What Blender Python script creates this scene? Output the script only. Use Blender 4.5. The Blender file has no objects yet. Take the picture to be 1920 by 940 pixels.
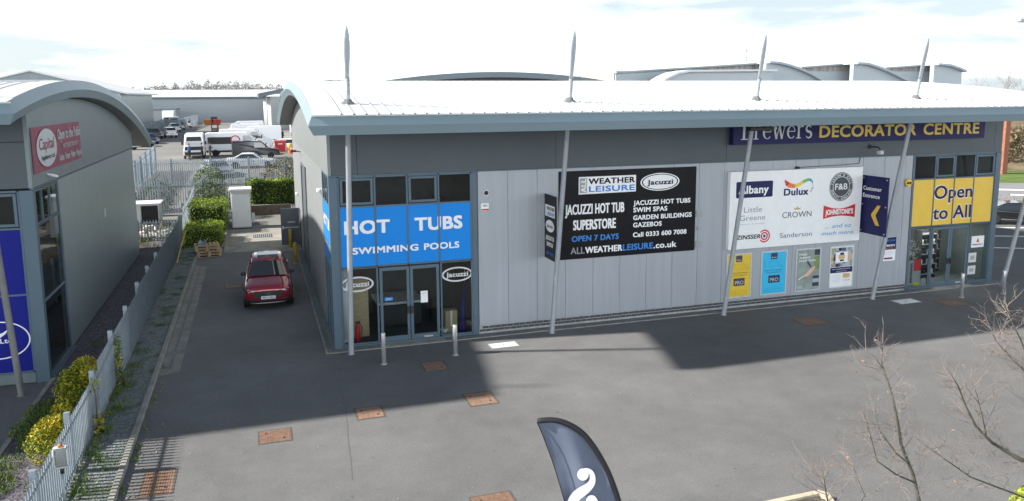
import bpy, bmesh, math, random
from math import sin, cos, tan, pi, radians, sqrt, atan2, hypot
from mathutils import Vector, Matrix
random.seed(11)
SC = bpy.context.scene
COL = SC.collection

# ------------------------------------------------------------------ camera
CAMZ = 8.2
FPX, CYP = 1471.7, 395.9                      # focal length and optical axis row, for a 1920 x 940 frame
PITCH, YAW, ROLL = radians(8.3), radians(18.11), radians(-.37)
_f = Vector((sin(YAW)*cos(PITCH), cos(YAW)*cos(PITCH), -sin(PITCH)))
_r0 = Vector((cos(YAW), -sin(YAW), 0)); _u0 = _r0.cross(_f)
_r = _r0*cos(ROLL) + _u0*sin(ROLL); _u = _u0*cos(ROLL) - _r0*sin(ROLL)
cd = bpy.data.cameras.new('camera')
cam = bpy.data.objects.new('camera', cd); COL.objects.link(cam)
M = Matrix((_r, _u, -_f)).transposed().to_4x4(); M.translation = (0, 0, CAMZ)
cam.matrix_world = M
cd.sensor_width = 36; cd.lens = FPX/1920*36; cd.shift_y = -(470-CYP)/1920
cd.clip_start = .1; cd.clip_end = 6000
SC.camera = cam

# ------------------------------------------------------------------ world, sun, exposure
SUN = Vector((-1.42, .22, 1)).normalized()     # towards the sun
EL = math.asin(SUN.z); AZ = atan2(SUN.x, SUN.y)
w = bpy.data.worlds.new('World'); SC.world = w; w.use_nodes = True
nt = w.node_tree; nt.nodes.clear(); N = nt.nodes.new; L = nt.links.new
out = N('ShaderNodeOutputWorld'); bg = N('ShaderNodeBackground'); bg.inputs[1].default_value = .12
sky = N('ShaderNodeTexSky'); sky.sky_type = 'NISHITA'; sky.sun_disc = False
sky.sun_elevation = EL; sky.sun_rotation = AZ; sky.air_density = 1.0; sky.dust_density = 1.5
tc = N('ShaderNodeTexCoord'); mp = N('ShaderNodeMapping'); mp.inputs['Scale'].default_value = (1.0, 1.0, 6.0); mp.inputs['Location'].default_value = (3.1, 1.7, .4)
nz = N('ShaderNodeTexNoise'); nz.inputs['Scale'].default_value = 2.2; nz.inputs['Detail'].default_value = 9; nz.inputs['Roughness'].default_value = .55
rp = N('ShaderNodeValToRGB'); rp.color_ramp.elements[0].position = .38; rp.color_ramp.elements[1].position = .56
mx = N('ShaderNodeMixRGB'); mx.inputs[2].default_value = (7.0, 7.3, 7.6, 1)
sx = N('ShaderNodeSeparateXYZ'); L(tc.outputs['Generated'], sx.inputs[0])
zr = N('ShaderNodeMapRange'); zr.inputs[1].default_value = .03; zr.inputs[2].default_value = .45; zr.inputs[3].default_value = 1.; zr.inputs[4].default_value = 0.; zr.interpolation_type = 'SMOOTHSTEP'; L(sx.outputs['Z'], zr.inputs[0])
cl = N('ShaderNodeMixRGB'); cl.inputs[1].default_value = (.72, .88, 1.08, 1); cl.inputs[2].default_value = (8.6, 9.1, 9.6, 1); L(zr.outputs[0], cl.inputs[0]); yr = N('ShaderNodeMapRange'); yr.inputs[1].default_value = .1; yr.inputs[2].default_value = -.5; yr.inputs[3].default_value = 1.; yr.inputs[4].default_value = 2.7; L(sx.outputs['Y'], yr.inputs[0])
cv = N('ShaderNodeVectorMath'); cv.operation = 'SCALE'; L(cl.outputs[0], cv.inputs[0]); L(yr.outputs[0], cv.inputs['Scale']); L(cv.outputs[0], mx.inputs[2])   # bright low cloud, greyer overhead; unseen side behind camera boosted to light the front
gc = N('ShaderNodeMixRGB'); gc.inputs[1].default_value = (.40, .62, .95, 1); gc.inputs[2].default_value = (3.7, 4.2, 4.5, 1); L(zr.outputs[0], gc.inputs[0])     # thin pale blue between the clouds
gm = N('ShaderNodeMixRGB'); gm.inputs[0].default_value = .8; L(sky.outputs[0], gm.inputs[1]); L(gc.outputs[0], gm.inputs[2])
L(tc.outputs['Generated'], mp.inputs[0]); L(mp.outputs[0], nz.inputs[0]); L(nz.outputs[0], rp.inputs[0])
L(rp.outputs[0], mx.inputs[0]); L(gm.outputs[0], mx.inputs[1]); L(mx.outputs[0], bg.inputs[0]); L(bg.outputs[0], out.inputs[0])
sd = bpy.data.lights.new('sun', 'SUN'); sd.energy = 5.0; sd.angle = radians(1.5); sd.color = (1, .95, .87)
so = bpy.data.objects.new('sun', sd); COL.objects.link(so); so.rotation_euler = SUN.to_track_quat('Z', 'Y').to_euler(); so.location = (-60, 30, 60)
vs = SC.view_settings; vs.view_transform = 'Standard'; vs.look = 'None'; vs.exposure = .9; vs.gamma = 1; vs.use_curve_mapping = False
SC.render.engine = 'CYCLES'
SC.cycles.max_bounces = 6; SC.cycles.transparent_max_bounces = 12; SC.cycles.use_denoising = True

# ------------------------------------------------------------------ pixel -> place helpers (1920 x 940 photo pixels)
def ray(px, py): return _f*FPX + _r*(px-960) + _u*(CYP-py)
def G(px, py, z=0.):
    d = ray(px, py); t = (z-CAMZ)/d.z; return Vector((0, 0, CAMZ)) + d*t
def AY(px, py, y):
    d = ray(px, py); t = y/d.y; return Vector((0, 0, CAMZ)) + d*t
def AX(px, py, x):
    d = ray(px, py); t = x/d.x; return Vector((0, 0, CAMZ)) + d*t
def tz(y, x=0.):                                 # the ground: level forecourt, then a rise to the yard behind
    a = min(1, max(0, (y-53)/33.))*2.0
    return a*min(1, max(0, (46-x)/10.))

# ------------------------------------------------------------------ materials
MATS = {}
def mat(name, col, rough=.6, metal=0., var=.08, scale=3., bump=0., bscale=60., coat=0., spec=.5, fine=0., emit=None, stretch=None):
    if name in MATS: return MATS[name]
    m = bpy.data.materials.new(name); m.use_nodes = True; MATS[name] = m
    t = m.node_tree; b = t.nodes['Principled BSDF']
    c = (*col, 1) if len(col) == 3 else col
    b.inputs['Roughness'].default_value = rough; b.inputs['Metallic'].default_value = metal
    b.inputs['Coat Weight'].default_value = coat; b.inputs['Coat Roughness'].default_value = .06
    b.inputs['Specular IOR Level'].default_value = spec
    if emit: b.inputs['Emission Color'].default_value = (*emit[0], 1); b.inputs['Emission Strength'].default_value = emit[1]
    co = t.nodes.new('ShaderNodeTexCoord'); src = co.outputs['Object']
    if stretch:
        mpp = t.nodes.new('ShaderNodeMapping'); mpp.inputs['Scale'].default_value = stretch; t.links.new(src, mpp.inputs[0]); src = mpp.outputs[0]
    if var > 0:
        n = t.nodes.new('ShaderNodeTexNoise'); n.inputs['Scale'].default_value = scale; n.inputs['Detail'].default_value = 8; n.inputs['Roughness'].default_value = .6
        t.links.new(src, n.inputs[0])
        r = t.nodes.new('ShaderNodeMapRange'); r.inputs[1].default_value = .3; r.inputs[2].default_value = .7; r.inputs[3].default_value = 1-var; r.inputs[4].default_value = 1+var
        t.links.new(n.outputs[0], r.inputs[0]); fac = r.outputs[0]
        if fine > 0:
            n2 = t.nodes.new('ShaderNodeTexNoise'); n2.inputs['Scale'].default_value = bscale; n2.inputs['Detail'].default_value = 2
            t.links.new(src, n2.inputs[0])
            r2 = t.nodes.new('ShaderNodeMapRange'); r2.inputs[1].default_value = .3; r2.inputs[2].default_value = .7; r2.inputs[3].default_value = 1-fine; r2.inputs[4].default_value = 1+fine
            t.links.new(n2.outputs[0], r2.inputs[0])
            mu = t.nodes.new('ShaderNodeMath'); mu.operation = 'MULTIPLY'; t.links.new(fac, mu.inputs[0]); t.links.new(r2.outputs[0], mu.inputs[1]); fac = mu.outputs[0]
        v = t.nodes.new('ShaderNodeVectorMath'); v.operation = 'SCALE'; v.inputs[0].default_value = c[:3]
        t.links.new(fac, v.inputs['Scale']); t.links.new(v.outputs[0], b.inputs['Base Color'])
    else:
        b.inputs['Base Color'].default_value = c
    if bump > 0:
        n3 = t.nodes.new('ShaderNodeTexNoise'); n3.inputs['Scale'].default_value = bscale; n3.inputs['Detail'].default_value = 3
        bp = t.nodes.new('ShaderNodeBump'); bp.inputs['Strength'].default_value = bump; bp.inputs['Distance'].default_value = .02
        t.links.new(src, n3.inputs[0]); t.links.new(n3.outputs[0], bp.inputs['Height']); t.links.new(bp.outputs[0], b.inputs['Normal'])
    return m

def glass_mat(name, tint=(.75, .8, .8), refl=1.0):
    m = bpy.data.materials.new(name); m.use_nodes = True; MATS[name] = m
    t = m.node_tree; t.nodes.clear(); o = t.nodes.new('ShaderNodeOutputMaterial')
    a = t.nodes.new('ShaderNodeBsdfTransparent'); a.inputs[0].default_value = (*tint, 1)
    g = t.nodes.new('ShaderNodeBsdfGlossy'); g.inputs['Roughness'].default_value = .02
    f = t.nodes.new('ShaderNodeLayerWeight'); p5 = t.nodes.new('ShaderNodeMath'); p5.operation = 'POWER'; p5.inputs[1].default_value = 5.; t.links.new(f.outputs['Facing'], p5.inputs[0])
    k = t.nodes.new('ShaderNodeMath'); k.operation = 'MULTIPLY_ADD'; k.inputs[1].default_value = .9; k.inputs[2].default_value = .05*refl; t.links.new(p5.outputs[0], k.inputs[0])
    x = t.nodes.new('ShaderNodeMixShader'); t.links.new(k.outputs[0], x.inputs[0]); t.links.new(a.outputs[0], x.inputs[1]); t.links.new(g.outputs[0], x.inputs[2]); t.links.new(x.outputs[0], o.inputs[0])
    return m

def gravel_mat(name, c1, c2, scale=18., weeds=None):
    m = bpy.data.materials.new(name); m.use_nodes = True; MATS[name] = m
    t = m.node_tree; b = t.nodes['Principled BSDF']; b.inputs['Roughness'].default_value = .9
    co = t.nodes.new('ShaderNodeTexCoord'); v = t.nodes.new('ShaderNodeTexVoronoi'); v.inputs['Scale'].default_value = scale
    t.links.new(co.outputs['Object'], v.inputs[0])
    sp = t.nodes.new('ShaderNodeSeparateColor'); t.links.new(v.outputs['Color'], sp.inputs[0])
    x = t.nodes.new('ShaderNodeMixRGB'); x.inputs[1].default_value = (*c1, 1); x.inputs[2].default_value = (*c2, 1); t.links.new(sp.outputs[0], x.inputs[0])
    last = x.outputs[0]
    if weeds:
        n = t.nodes.new('ShaderNodeTexNoise'); n.inputs['Scale'].default_value = 1.3; n.inputs['Detail'].default_value = 6; t.links.new(co.outputs['Object'], n.inputs[0])
        r = t.nodes.new('ShaderNodeValToRGB'); r.color_ramp.elements[0].position = .52; r.color_ramp.elements[1].position = .68; t.links.new(n.outputs[0], r.inputs[0])
        y = t.nodes.new('ShaderNodeMixRGB'); y.inputs[2].default_value = (*weeds, 1); t.links.new(r.outputs[0], y.inputs[0]); t.links.new(last, y.inputs[1]); last = y.outputs[0]
    t.links.new(last, b.inputs['Base Color'])
    bp = t.nodes.new('ShaderNodeBump'); bp.inputs['Strength'].default_value = .8; bp.inputs['Distance'].default_value = .03; t.links.new(v.outputs['Distance'], bp.inputs['Height']); t.links.new(bp.outputs[0], b.inputs['Normal'])
    return m

def asphalt_mat(name, base, patch=.16):
    m = bpy.data.materials.new(name); m.use_nodes = True; MATS[name] = m
    t = m.node_tree; b = t.nodes['Principled BSDF']; b.inputs['Roughness'].default_value = .88
    co = t.nodes.new('ShaderNodeTexCoord'); src = co.outputs['Object']
    def noise(sc, det, lo, hi, ro=.6, a=.3, z=.7):
        n = t.nodes.new('ShaderNodeTexNoise'); n.inputs['Scale'].default_value = sc; n.inputs['Detail'].default_value = det; n.inputs['Roughness'].default_value = ro; t.links.new(src, n.inputs[0])
        r = t.nodes.new('ShaderNodeMapRange'); r.inputs[1].default_value = a; r.inputs[2].default_value = z; r.inputs[3].default_value = lo; r.inputs[4].default_value = hi; t.links.new(n.outputs[0], r.inputs[0]); return r.outputs[0], n.outputs[0]
    a, _ = noise(.16, 6, 1-patch, 1+patch); d, _ = noise(.9, 9, .86, 1.12, .75); c, h = noise(24, 4, .74, 1.26, .8); s, _ = noise(5.5, 2, .0, 1, .5, .70, .78)
    def mul(p, q):
        k = t.nodes.new('ShaderNodeMath'); k.operation = 'MULTIPLY'; t.links.new(p, k.inputs[0]); t.links.new(q, k.inputs[1]); return k.outputs[0]
    fac = mul(mul(a, d), c)
    v = t.nodes.new('ShaderNodeVectorMath'); v.operation = 'SCALE'; v.inputs[0].default_value = base; t.links.new(fac, v.inputs['Scale'])
    # long joints where lanes of surfacing meet, and darker oil spots
    w1 = t.nodes.new('ShaderNodeTexVoronoi'); w1.feature = 'DISTANCE_TO_EDGE'; w1.inputs['Scale'].default_value = .11; t.links.new(src, w1.inputs[0])
    r1 = t.nodes.new('ShaderNodeMapRange'); r1.inputs[1].default_value = .0; r1.inputs[2].default_value = .006; r1.inputs[3].default_value = .975; r1.inputs[4].default_value = 1.; t.links.new(w1.outputs['Distance'], r1.inputs[0])
    v2 = t.nodes.new('ShaderNodeVectorMath'); v2.operation = 'SCALE'; t.links.new(v.outputs[0], v2.inputs[0]); t.links.new(r1.outputs[0], v2.inputs['Scale'])
    x = t.nodes.new('ShaderNodeMixRGB'); x.inputs[2].default_value = (base[0]*.62, base[1]*.62, base[2]*.62, 1); t.links.new(s, x.inputs[0]); t.links.new(v2.outputs[0], x.inputs[1])
    t.links.new(x.outputs[0], b.inputs['Base Color'])
    bp = t.nodes.new('ShaderNodeBump'); bp.inputs['Strength'].default_value = .35; bp.inputs['Distance'].default_value = .01; t.links.new(h, bp.inputs['Height']); t.links.new(bp.outputs[0], b.inputs['Normal'])
    return m

asphalt = asphalt_mat('asphalt', (.148, .148, .149), .2)
yardtop = mat('yard_surface', (.20, .195, .185), .9, var=.12, scale=.12)
concrete = mat('concrete', (.30, .285, .25), .9, var=.25, scale=1.2, bump=.2, bscale=40, fine=.1)
kerbm = mat('kerb_concrete', (.27, .26, .235), .9, var=.25, scale=2, bump=.2, bscale=40, fine=.1)
slate = gravel_mat('slate_chippings', (.055, .05, .062), (.15, .135, .16), 16)
gravel = gravel_mat('grey_gravel', (.10, .12, .12), (.22, .24, .235), 20, (.045, .075, .025))
gravelw = gravel_mat('wall_gravel', (.12, .14, .14), (.27, .29, .28), 26)
soil = mat('soil', (.09, .075, .06), .95, var=.3, scale=3, bump=.5, bscale=20)
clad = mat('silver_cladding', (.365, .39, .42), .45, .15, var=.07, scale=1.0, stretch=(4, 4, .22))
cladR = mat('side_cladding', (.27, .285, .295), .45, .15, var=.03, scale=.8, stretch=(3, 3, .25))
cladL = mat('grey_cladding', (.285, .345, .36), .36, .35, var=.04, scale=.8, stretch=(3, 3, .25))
bandm = mat('dark_grey_fascia', (.070, .088, .098), .5, .1, var=.05, scale=.7)
trim = mat('blue_grey_trim', (.20, .27, .305), .45, .1, var=.05, scale=.6, stretch=(.4, 1, 1))
frame = mat('window_frame_paint', (.085, .13, .168), .45, .1, var=.05, scale=2)
roofm = mat('roof_sheet', (.72, .74, .75), .42, .2, var=.05, scale=.5, stretch=(2, .3, 1))
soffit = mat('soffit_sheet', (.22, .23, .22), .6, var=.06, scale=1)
white = mat('white_paint', (.84, .85, .85), .5, var=.03)
offwhite = mat('off_white', (.62, .63, .62), .6, var=.06)
black = mat('black_sign', (.009, .009, .011), .35, var=.1, spec=.16)
dark = mat('dark_plastic', (.02, .02, .022), .5, var=.2)
navy = mat('navy_sign', (.020, .022, .095), .5, var=.05, spec=.2)
blue = mat('blue_vinyl', (.004, .235, .72), .45, var=.03, scale=1, spec=.25)
royal = mat('royal_blue_vinyl', (.006, .010, .21), .5, var=.05, spec=.2)
signblue = mat('light_blue_lettering', (.03, .22, .62), .4, var=0)
signgrey = mat('grey_lettering', (.33, .34, .35), .4, var=0)
yellow = mat('yellow_vinyl', (.80, .52, .055), .45, var=.04)
red = mat('red_sign', (.60, .02, .03), .45, var=.04)
steel = mat('stainless_steel', (.60, .60, .60), .35, .6, var=.1, scale=6)
galv = mat('galvanised_steel', (.335, .39, .435), .5, .45, var=.14, scale=5)
mastm = mat('mast_paint', (.31, .335, .36), .42, .2, var=.09, scale=3)
rust = mat('rusty_iron', (.255, .155, .108), .85, var=.32, scale=9, bump=.4, bscale=70, fine=.12)
iron = mat('iron_frame', (.11, .085, .07), .8, var=.3, scale=8)
brickm = mat('engineering_brick', (.055, .06, .075), .6, var=.25, scale=6)
mortar = mat('mortar', (.36, .36, .345), .9, var=.3, scale=2.5)
timber = mat('pallet_timber', (.50, .375, .23), .85, var=.25, scale=6, stretch=(1, 6, 6))
rubber = mat('tyre_rubber', (.018, .018, .018), .8, var=.1)
alloy = mat('alloy_wheel', (.35, .35, .36), .35, .8, var=.1)
carglass = mat('vehicle_glass', (.02, .025, .03), .04, 0, var=0, spec=.8, coat=.6)
chrome = mat('chrome', (.7, .7, .7), .15, 1, var=0)
lampglass = mat('headlamp_glass', (.45, .48, .5), .08, .3, var=0, coat=.5)
taillamp = mat('tail_lamp', (.45, .01, .01), .2, 0, var=0, coat=.5)
shopglass = glass_mat('shop_glass', (.72, .78, .77), 1.0)
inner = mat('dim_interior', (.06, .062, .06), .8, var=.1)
LEAF = lambda n, c: mat(n, c, .55, var=.0, spec=.3)
lgreen = [LEAF('hedge_leaf_bright', (.33, .42, .035)), LEAF('hedge_leaf_mid', (.18, .28, .025)), LEAF('hedge_leaf_deep', (.05, .10, .015))]
dgreen = [LEAF('shrub_leaf_mid', (.08, .13, .03)), LEAF('shrub_leaf_deep', (.028, .055, .014)), LEAF('shrub_leaf_olive', (.09, .11, .03))]
ygreen = [LEAF('golden_leaf', (.50, .38, .018)), LEAF('lime_leaf', (.24, .29, .022)), LEAF('golden_leaf_green', (.07, .13, .02))]
pgreen = [LEAF('pale_leaf', (.15, .21, .085)), LEAF('pale_leaf_mid', (.10, .15, .06)), LEAF('pale_leaf_deep', (.06, .09, .04))]
brleaf = [LEAF('dry_leaf', (.17, .13, .06)), LEAF('dry_leaf_green', (.10, .12, .035)), LEAF('dry_leaf_deep', (.06, .05, .03))]
grassm = [LEAF('grass_blade', (.10, .17, .025)), LEAF('grass_blade_dark', (.05, .10, .018)), LEAF('grass_blade_pale', (.17, .20, .05))]
bark = mat('bark', (.085, .08, .06), .9, var=.3, scale=10)
twigm = mat('twig', (.22, .185, .165), .85, var=.2, scale=8)

# ------------------------------------------------------------------ objects
OFF = {}
def thing(name, label, cat, loc=(0, 0, 0), group=None):
    o = bpy.data.objects.new(name, None); COL.objects.link(o); o.empty_display_size = .2
    o.location = loc; OFF[o.name] = Vector(loc)
    o['label'] = label; o['category'] = cat
    if group: o['group'] = group
    return o
def tag(o, label, cat, group=None):
    o['label'] = label; o['category'] = cat
    if group: o['group'] = group
    return o
def copy_tree(o, parent=None, label=None):
    c = o.copy(); COL.objects.link(c); c.parent = parent
    if label: c['label'] = label
    for ch in list(o.children): copy_tree(ch, c)
    return c
def place(o, x, y, z, rz=0.): o.location = (x, y, z); o.rotation_euler = (0, 0, rz); return o

_font = {}
def glyphs(body, bold=0., shear=0., sp=1.):
    k = (body, shear, sp)
    if k in _font: return _font[k]
    cu = bpy.data.curves.new('t', 'FONT'); cu.body = body; cu.size = 1; cu.space_character = sp; cu.shear = shear; cu.resolution_u = 3
    ob = bpy.data.objects.new('t', cu); COL.objects.link(ob)
    dg = bpy.context.evaluated_depsgraph_get(); me = bpy.data.meshes.new_from_object(ob.evaluated_get(dg))
    v = [(p.co.x, p.co.y) for p in me.vertices]; f = [tuple(p.vertices) for p in me.polygons]
    bpy.data.objects.remove(ob); bpy.data.meshes.remove(me); bpy.data.curves.remove(cu)
    _font[k] = (v, f); return v, f

class MB:
    def __init__(s): s.v = []; s.f = []; s.m = []; s.sm = []; s.cur = 0
    def face(s, idx, sm=False): s.f.append(tuple(idx)); s.m.append(s.cur); s.sm.append(sm)
    def add(s, *ps):
        n = len(s.v); s.v += [tuple(p) for p in ps]; return list(range(n, n+len(ps)))
    def quad(s, a, b, c, d): s.face(s.add(a, b, c, d)); return s
    def poly(s, pts): s.face(s.add(*pts)); return s
    def box(s, x0, x1, y0, y1, z0, z1):
        i = s.add((x0, y0, z0), (x1, y0, z0), (x1, y1, z0), (x0, y1, z0), (x0, y0, z1), (x1, y0, z1), (x1, y1, z1), (x0, y1, z1))
        for q in ((3, 2, 1, 0), (4, 5, 6, 7), (0, 1, 5, 4), (1, 2, 6, 5), (2, 3, 7, 6), (3, 0, 4, 7)): s.face([i[k] for k in q])
        return s
    def obox(s, o, u, v, n, a0, a1, b0, b1, c0, c1):                 # box in a frame o + u,v,n
        o, u, v, n = map(Vector, (o, u, v, n)); P = lambda a, b, c: o+u*a+v*b+n*c
        i = s.add(P(a0, b0, c0), P(a1, b0, c0), P(a1, b1, c0), P(a0, b1, c0), P(a0, b0, c1), P(a1, b0, c1), P(a1, b1, c1), P(a0, b1, c1))
        for q in ((3, 2, 1, 0), (4, 5, 6, 7), (0, 1, 5, 4), (1, 2, 6, 5), (2, 3, 7, 6), (3, 0, 4, 7)): s.face([i[k] for k in q])
        return s
    def tube(s, pts, rs, n=10, cap=True, flat=1.):
        pts = [Vector(p) for p in pts]
        if not hasattr(rs, '__len__'): rs = [rs]*len(pts)
        rings = []
        for k, p in enumerate(pts):
            d = (pts[min(k+1, len(pts)-1)]-pts[max(k-1, 0)]).normalized()
            a = d.cross(Vector((0, 1, 0)) if abs(d.y) < .9 else Vector((1, 0, 0))).normalized(); b = d.cross(a)
            rings.append(s.add(*[p+(a*cos(2*pi*j/n)+b*sin(2*pi*j/n)*flat)*rs[k] for j in range(n)]))
        for r0, r1 in zip(rings, rings[1:]):
            for j in range(n): s.face((r0[j], r0[(j+1) % n], r1[(j+1) % n], r1[j]), True)
        if cap: s.face(rings[0][::-1]); s.face(rings[-1])
        return s
    def lathe(s, c, prof, n=16, axis='z'):
        c = Vector(c); rings = []
        for r, h in prof:
            ring = []
            for j in range(n):
                a = 2*pi*j/n
                q = {'z': (r*cos(a), r*sin(a), h), 'x': (h, r*cos(a), r*sin(a)), 'y': (r*cos(a), h, r*sin(a))}[axis]
                ring.append(c+Vector(q))
            rings.append(s.add(*ring))
        for r0, r1 in zip(rings, rings[1:]):
            for j in range(n): s.face((r0[j], r0[(j+1) % n], r1[(j+1) % n], r1[j]), True)
        s.face(rings[0][::-1]); s.face(rings[-1])
        return s
    def prism(s, pts, axis, a0, a1):                                # polygon (2D) pushed along an axis
        n = len(pts)
        mk = {'x': lambda p, a: (a, p[0], p[1]), 'y': lambda p, a: (p[0], a, p[1]), 'z': lambda p, a: (p[0], p[1], a)}[axis]
        i = s.add(*[mk(p, a0) for p in pts]); j = s.add(*[mk(p, a1) for p in pts])
        s.face(i[::-1]); s.face(j)
        for k in range(n): s.face((i[k], i[(k+1) % n], j[(k+1) % n], j[k]))
        return s
    def text(s, body, o, w=None, h=.2, u=(1, 0, 0), v=(0, 0, 1), bold=0., shear=0., align='l', sp=1.):
        if bold > .008:                                    # heavy type: a few copies a hair apart
            k = min(.040, bold*.6); kk = k*h/.75; U1, V1 = Vector(u), Vector(v); nn = U1.cross(V1)
            ww = w-2*kk if w else None; o = Vector(o)
            if align == 'l': o = o+U1*kk
            if align == 'r': o = o-U1*kk
            for i, (a, b) in enumerate(((-1, -.7), (1, -.7), (-1, .7), (1, .7), (0, -.7), (0, .7), (-1, 0), (1, 0))): s.text(body, o+U1*a*kk+V1*(b+.7)*kk+nn*.0005*i, ww, h-1.4*kk, u, v, bold*.001, shear, align, 1+k*1.6)
            return s
        V, F = glyphs(body, 0., shear, sp); bold = 0.
        if not V: return s
        o, u, v = Vector(o), Vector(u), Vector(v)
        x0 = min(p[0] for p in V); x1 = max(p[0] for p in V)
        cap = .729+2*bold if True else 1
        sy = h/cap; sx = (w/(x1-x0)) if w else sy
        dx = {'l': 0, 'c': -(x1-x0)*sx/2, 'r': -(x1-x0)*sx}[align]
        n = len(s.v); s.v += [tuple(o+u*((p[0]-x0)*sx+dx)+v*((p[1]+bold)*sy)) for p in V]
        for f in F: s.face([n+k for k in f])
        return s
    def disc(s, c, rx, ry, u=(1, 0, 0), v=(0, 0, 1), n=36, a0=0, a1=2*pi):
        c, u, v = Vector(c), Vector(u), Vector(v)
        return s.poly([c+u*rx*cos(a0+(a1-a0)*k/n)+v*ry*sin(a0+(a1-a0)*k/n) for k in range(n)])
    def ring(s, c, ro, ri, ry=None, riy=None, u=(1, 0, 0), v=(0, 0, 1), n=36, a0=0, a1=2*pi):
        c, u, v = Vector(c), Vector(u), Vector(v); ry = ry or ro; riy = riy or ri
        P = lambda a, b, k: c+u*a*cos(a0+(a1-a0)*k/n)+v*b*sin(a0+(a1-a0)*k/n)
        for k in range(n): s.quad(P(ri, riy, k), P(ro, ry, k), P(ro, ry, k+1), P(ri, riy, k+1))
        return s
    def stroke(s, pts, ws, o, k, u=(1, 0, 0), v=(0, 0, 1)):         # a pen stroke of changing width, in letter units
        o, u, v = Vector(o), Vector(u), Vector(v); P = [Vector((p[0], p[1])) for p in pts]; rows = []
        if not hasattr(ws, '__len__'): ws = [ws]*len(P)
        for i, p in enumerate(P):
            d = (P[min(i+1, len(P)-1)]-P[max(i-1, 0)]).normalized(); nn = Vector((-d.y, d.x))*ws[i]/2
            a, b = p+nn, p-nn; rows.append(s.add(o+u*a.x*k+v*a.y*k, o+u*b.x*k+v*b.y*k))
        for a, b in zip(rows, rows[1:]): s.face((a[0], a[1], b[1], b[0]))
        return s
    def leaf(s, p, size, nm, tilt=None):
        d = Vector((random.gauss(0, 1), random.gauss(0, 1), random.gauss(.3, 1))).normalized() if tilt is None else tilt
        a = d.cross(Vector((random.random()-.5, random.random()-.5, random.random()-.5))).normalized(); b = d.cross(a)
        L_ = size*random.uniform(.6, 1.3); W_ = L_*.5; p = Vector(p)
        s.cur = nm; s.face(s.add(p-a*L_*.5, p-b*W_*.5, p+a*L_*.5, p+b*W_*.5)); return s
    def build(s, name, mats, parent=None, bevel=0., seg=1, smooth=False, sub=0, kind=None):
        off = Vector((0, 0, 0)); q = parent
        while q is not None:
            if q.name in OFF: off += OFF[q.name]
            q = q.parent
        me = bpy.data.meshes.new(name)
        me.from_pydata([(a[0]-off.x, a[1]-off.y, a[2]-off.z) for a in s.v], [], s.f)
        for mm in (mats if isinstance(mats, (list, tuple)) else [mats]): me.materials.append(mm)
        me.polygons.foreach_set('material_index', s.m)
        me.polygons.foreach_set('use_smooth', [True]*len(s.f) if smooth else s.sm)
        me.validate(); me.update()
        o = bpy.data.objects.new(name, me); COL.objects.link(o); o.parent = parent
        if bevel:
            b = o.modifiers.new('b', 'BEVEL'); b.width = bevel; b.segments = seg; b.limit_method = 'ANGLE'; b.angle_limit = radians(35)
        if sub:
            b = o.modifiers.new('s', 'SUBSURF'); b.levels = sub; b.render_levels = sub
        if kind: o['kind'] = kind
        return o
def struct(name, mb, m): return mb.build(name, m, kind='structure')
def sheet(pts, z): 
    m = MB(); m.poly([(p[0], p[1], z) for p in pts]); return m

# ================================================================== SETTING
m = MB()
xs = [-2500, -300, -60, 0, 36, 46, 120, 2500]; ys = [-200, 0, 53, 86, 140, 300, 800, 3500]
idx = [[m.add((x, y, tz(y, x)))[0] for x in xs] for y in ys]
for a in range(len(ys)-1):
    for b in range(len(xs)-1):
        m.cur = 0 if ys[a] < 53 else 1
        m.face((idx[a][b], idx[a][b+1], idx[a+1][b+1], idx[a+1][b]))
m.build('ground', [asphalt, yardtop], kind='structure')
# planted strips each side of the boundary fence, the slab and its kerb
struct('gravel_strip', sheet([(-4.2, 8), (-3.2, 8), (-3.2, 45.6), (-4.2, 45.6)], .10), gravel)
struct('slate_bed', sheet([(-6.06, 24.9), (-4.2, 24.9), (-4.2, 56), (-6.06, 56)], .03), slate)
struct('planting_bed', sheet([(-5.95, 8), (-4.2, 8), (-4.2, 24.9), (-5.95, 24.9)], .05), slate)
struct('rough_ground', sheet([(-30, 45.6), (-6.06, 45.6), (-6.06, 58), (-30, 58)], .02), soil)
m = MB()
y = 8.
while y < 45.4: m.box(-3.22, -3.08, y, y+.905, -.05, .125); y += .915
struct('kerb', m, kerbm).modifiers.new('b', 'BEVEL').width = .015
m = MB(); y = 8.
while y < 24.8: m.box(-6.05, -5.93, y, y+.905, -.05, .08); y += .915
struct('path_edging', m, kerbm)
m = MB(); m.poly([(-3.07, 24.6, .006), (-2.5, 24.9, .006), (-2.52, 40.7, .006), (-3.07, 41.0, .006)]); struct('concrete_slab', m, mat('dirty_concrete', (.235, .225, .205), .9, var=.3, scale=1.5, bump=.2, bscale=40, fine=.1))
m = MB(); m.box(-2.86, -2.76, 25.2, 40.4, -.02, .009); struct('drain_channel', m, mat('channel_iron', (.17, .17, .17), .7, .2, var=.3, scale=4))
struct('concrete_apron', sheet([(-1.85, 44.2), (2.2, 43.4), (2.2, 56.4), (-1.85, 56.4)], .006), concrete)
m = MB(); m.box(-1.98, -1.85, 45.4, 57, -.05, .14); m.box(-3.9, -1.98, 45.4, 45.52, -.05, .14); struct('bed_edging', m, kerbm)
struct('hedge_bed', sheet([(-4.1, 45.5), (-1.95, 45.5), (-1.95, 57), (-4.1, 57)], .10), soil)
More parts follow.
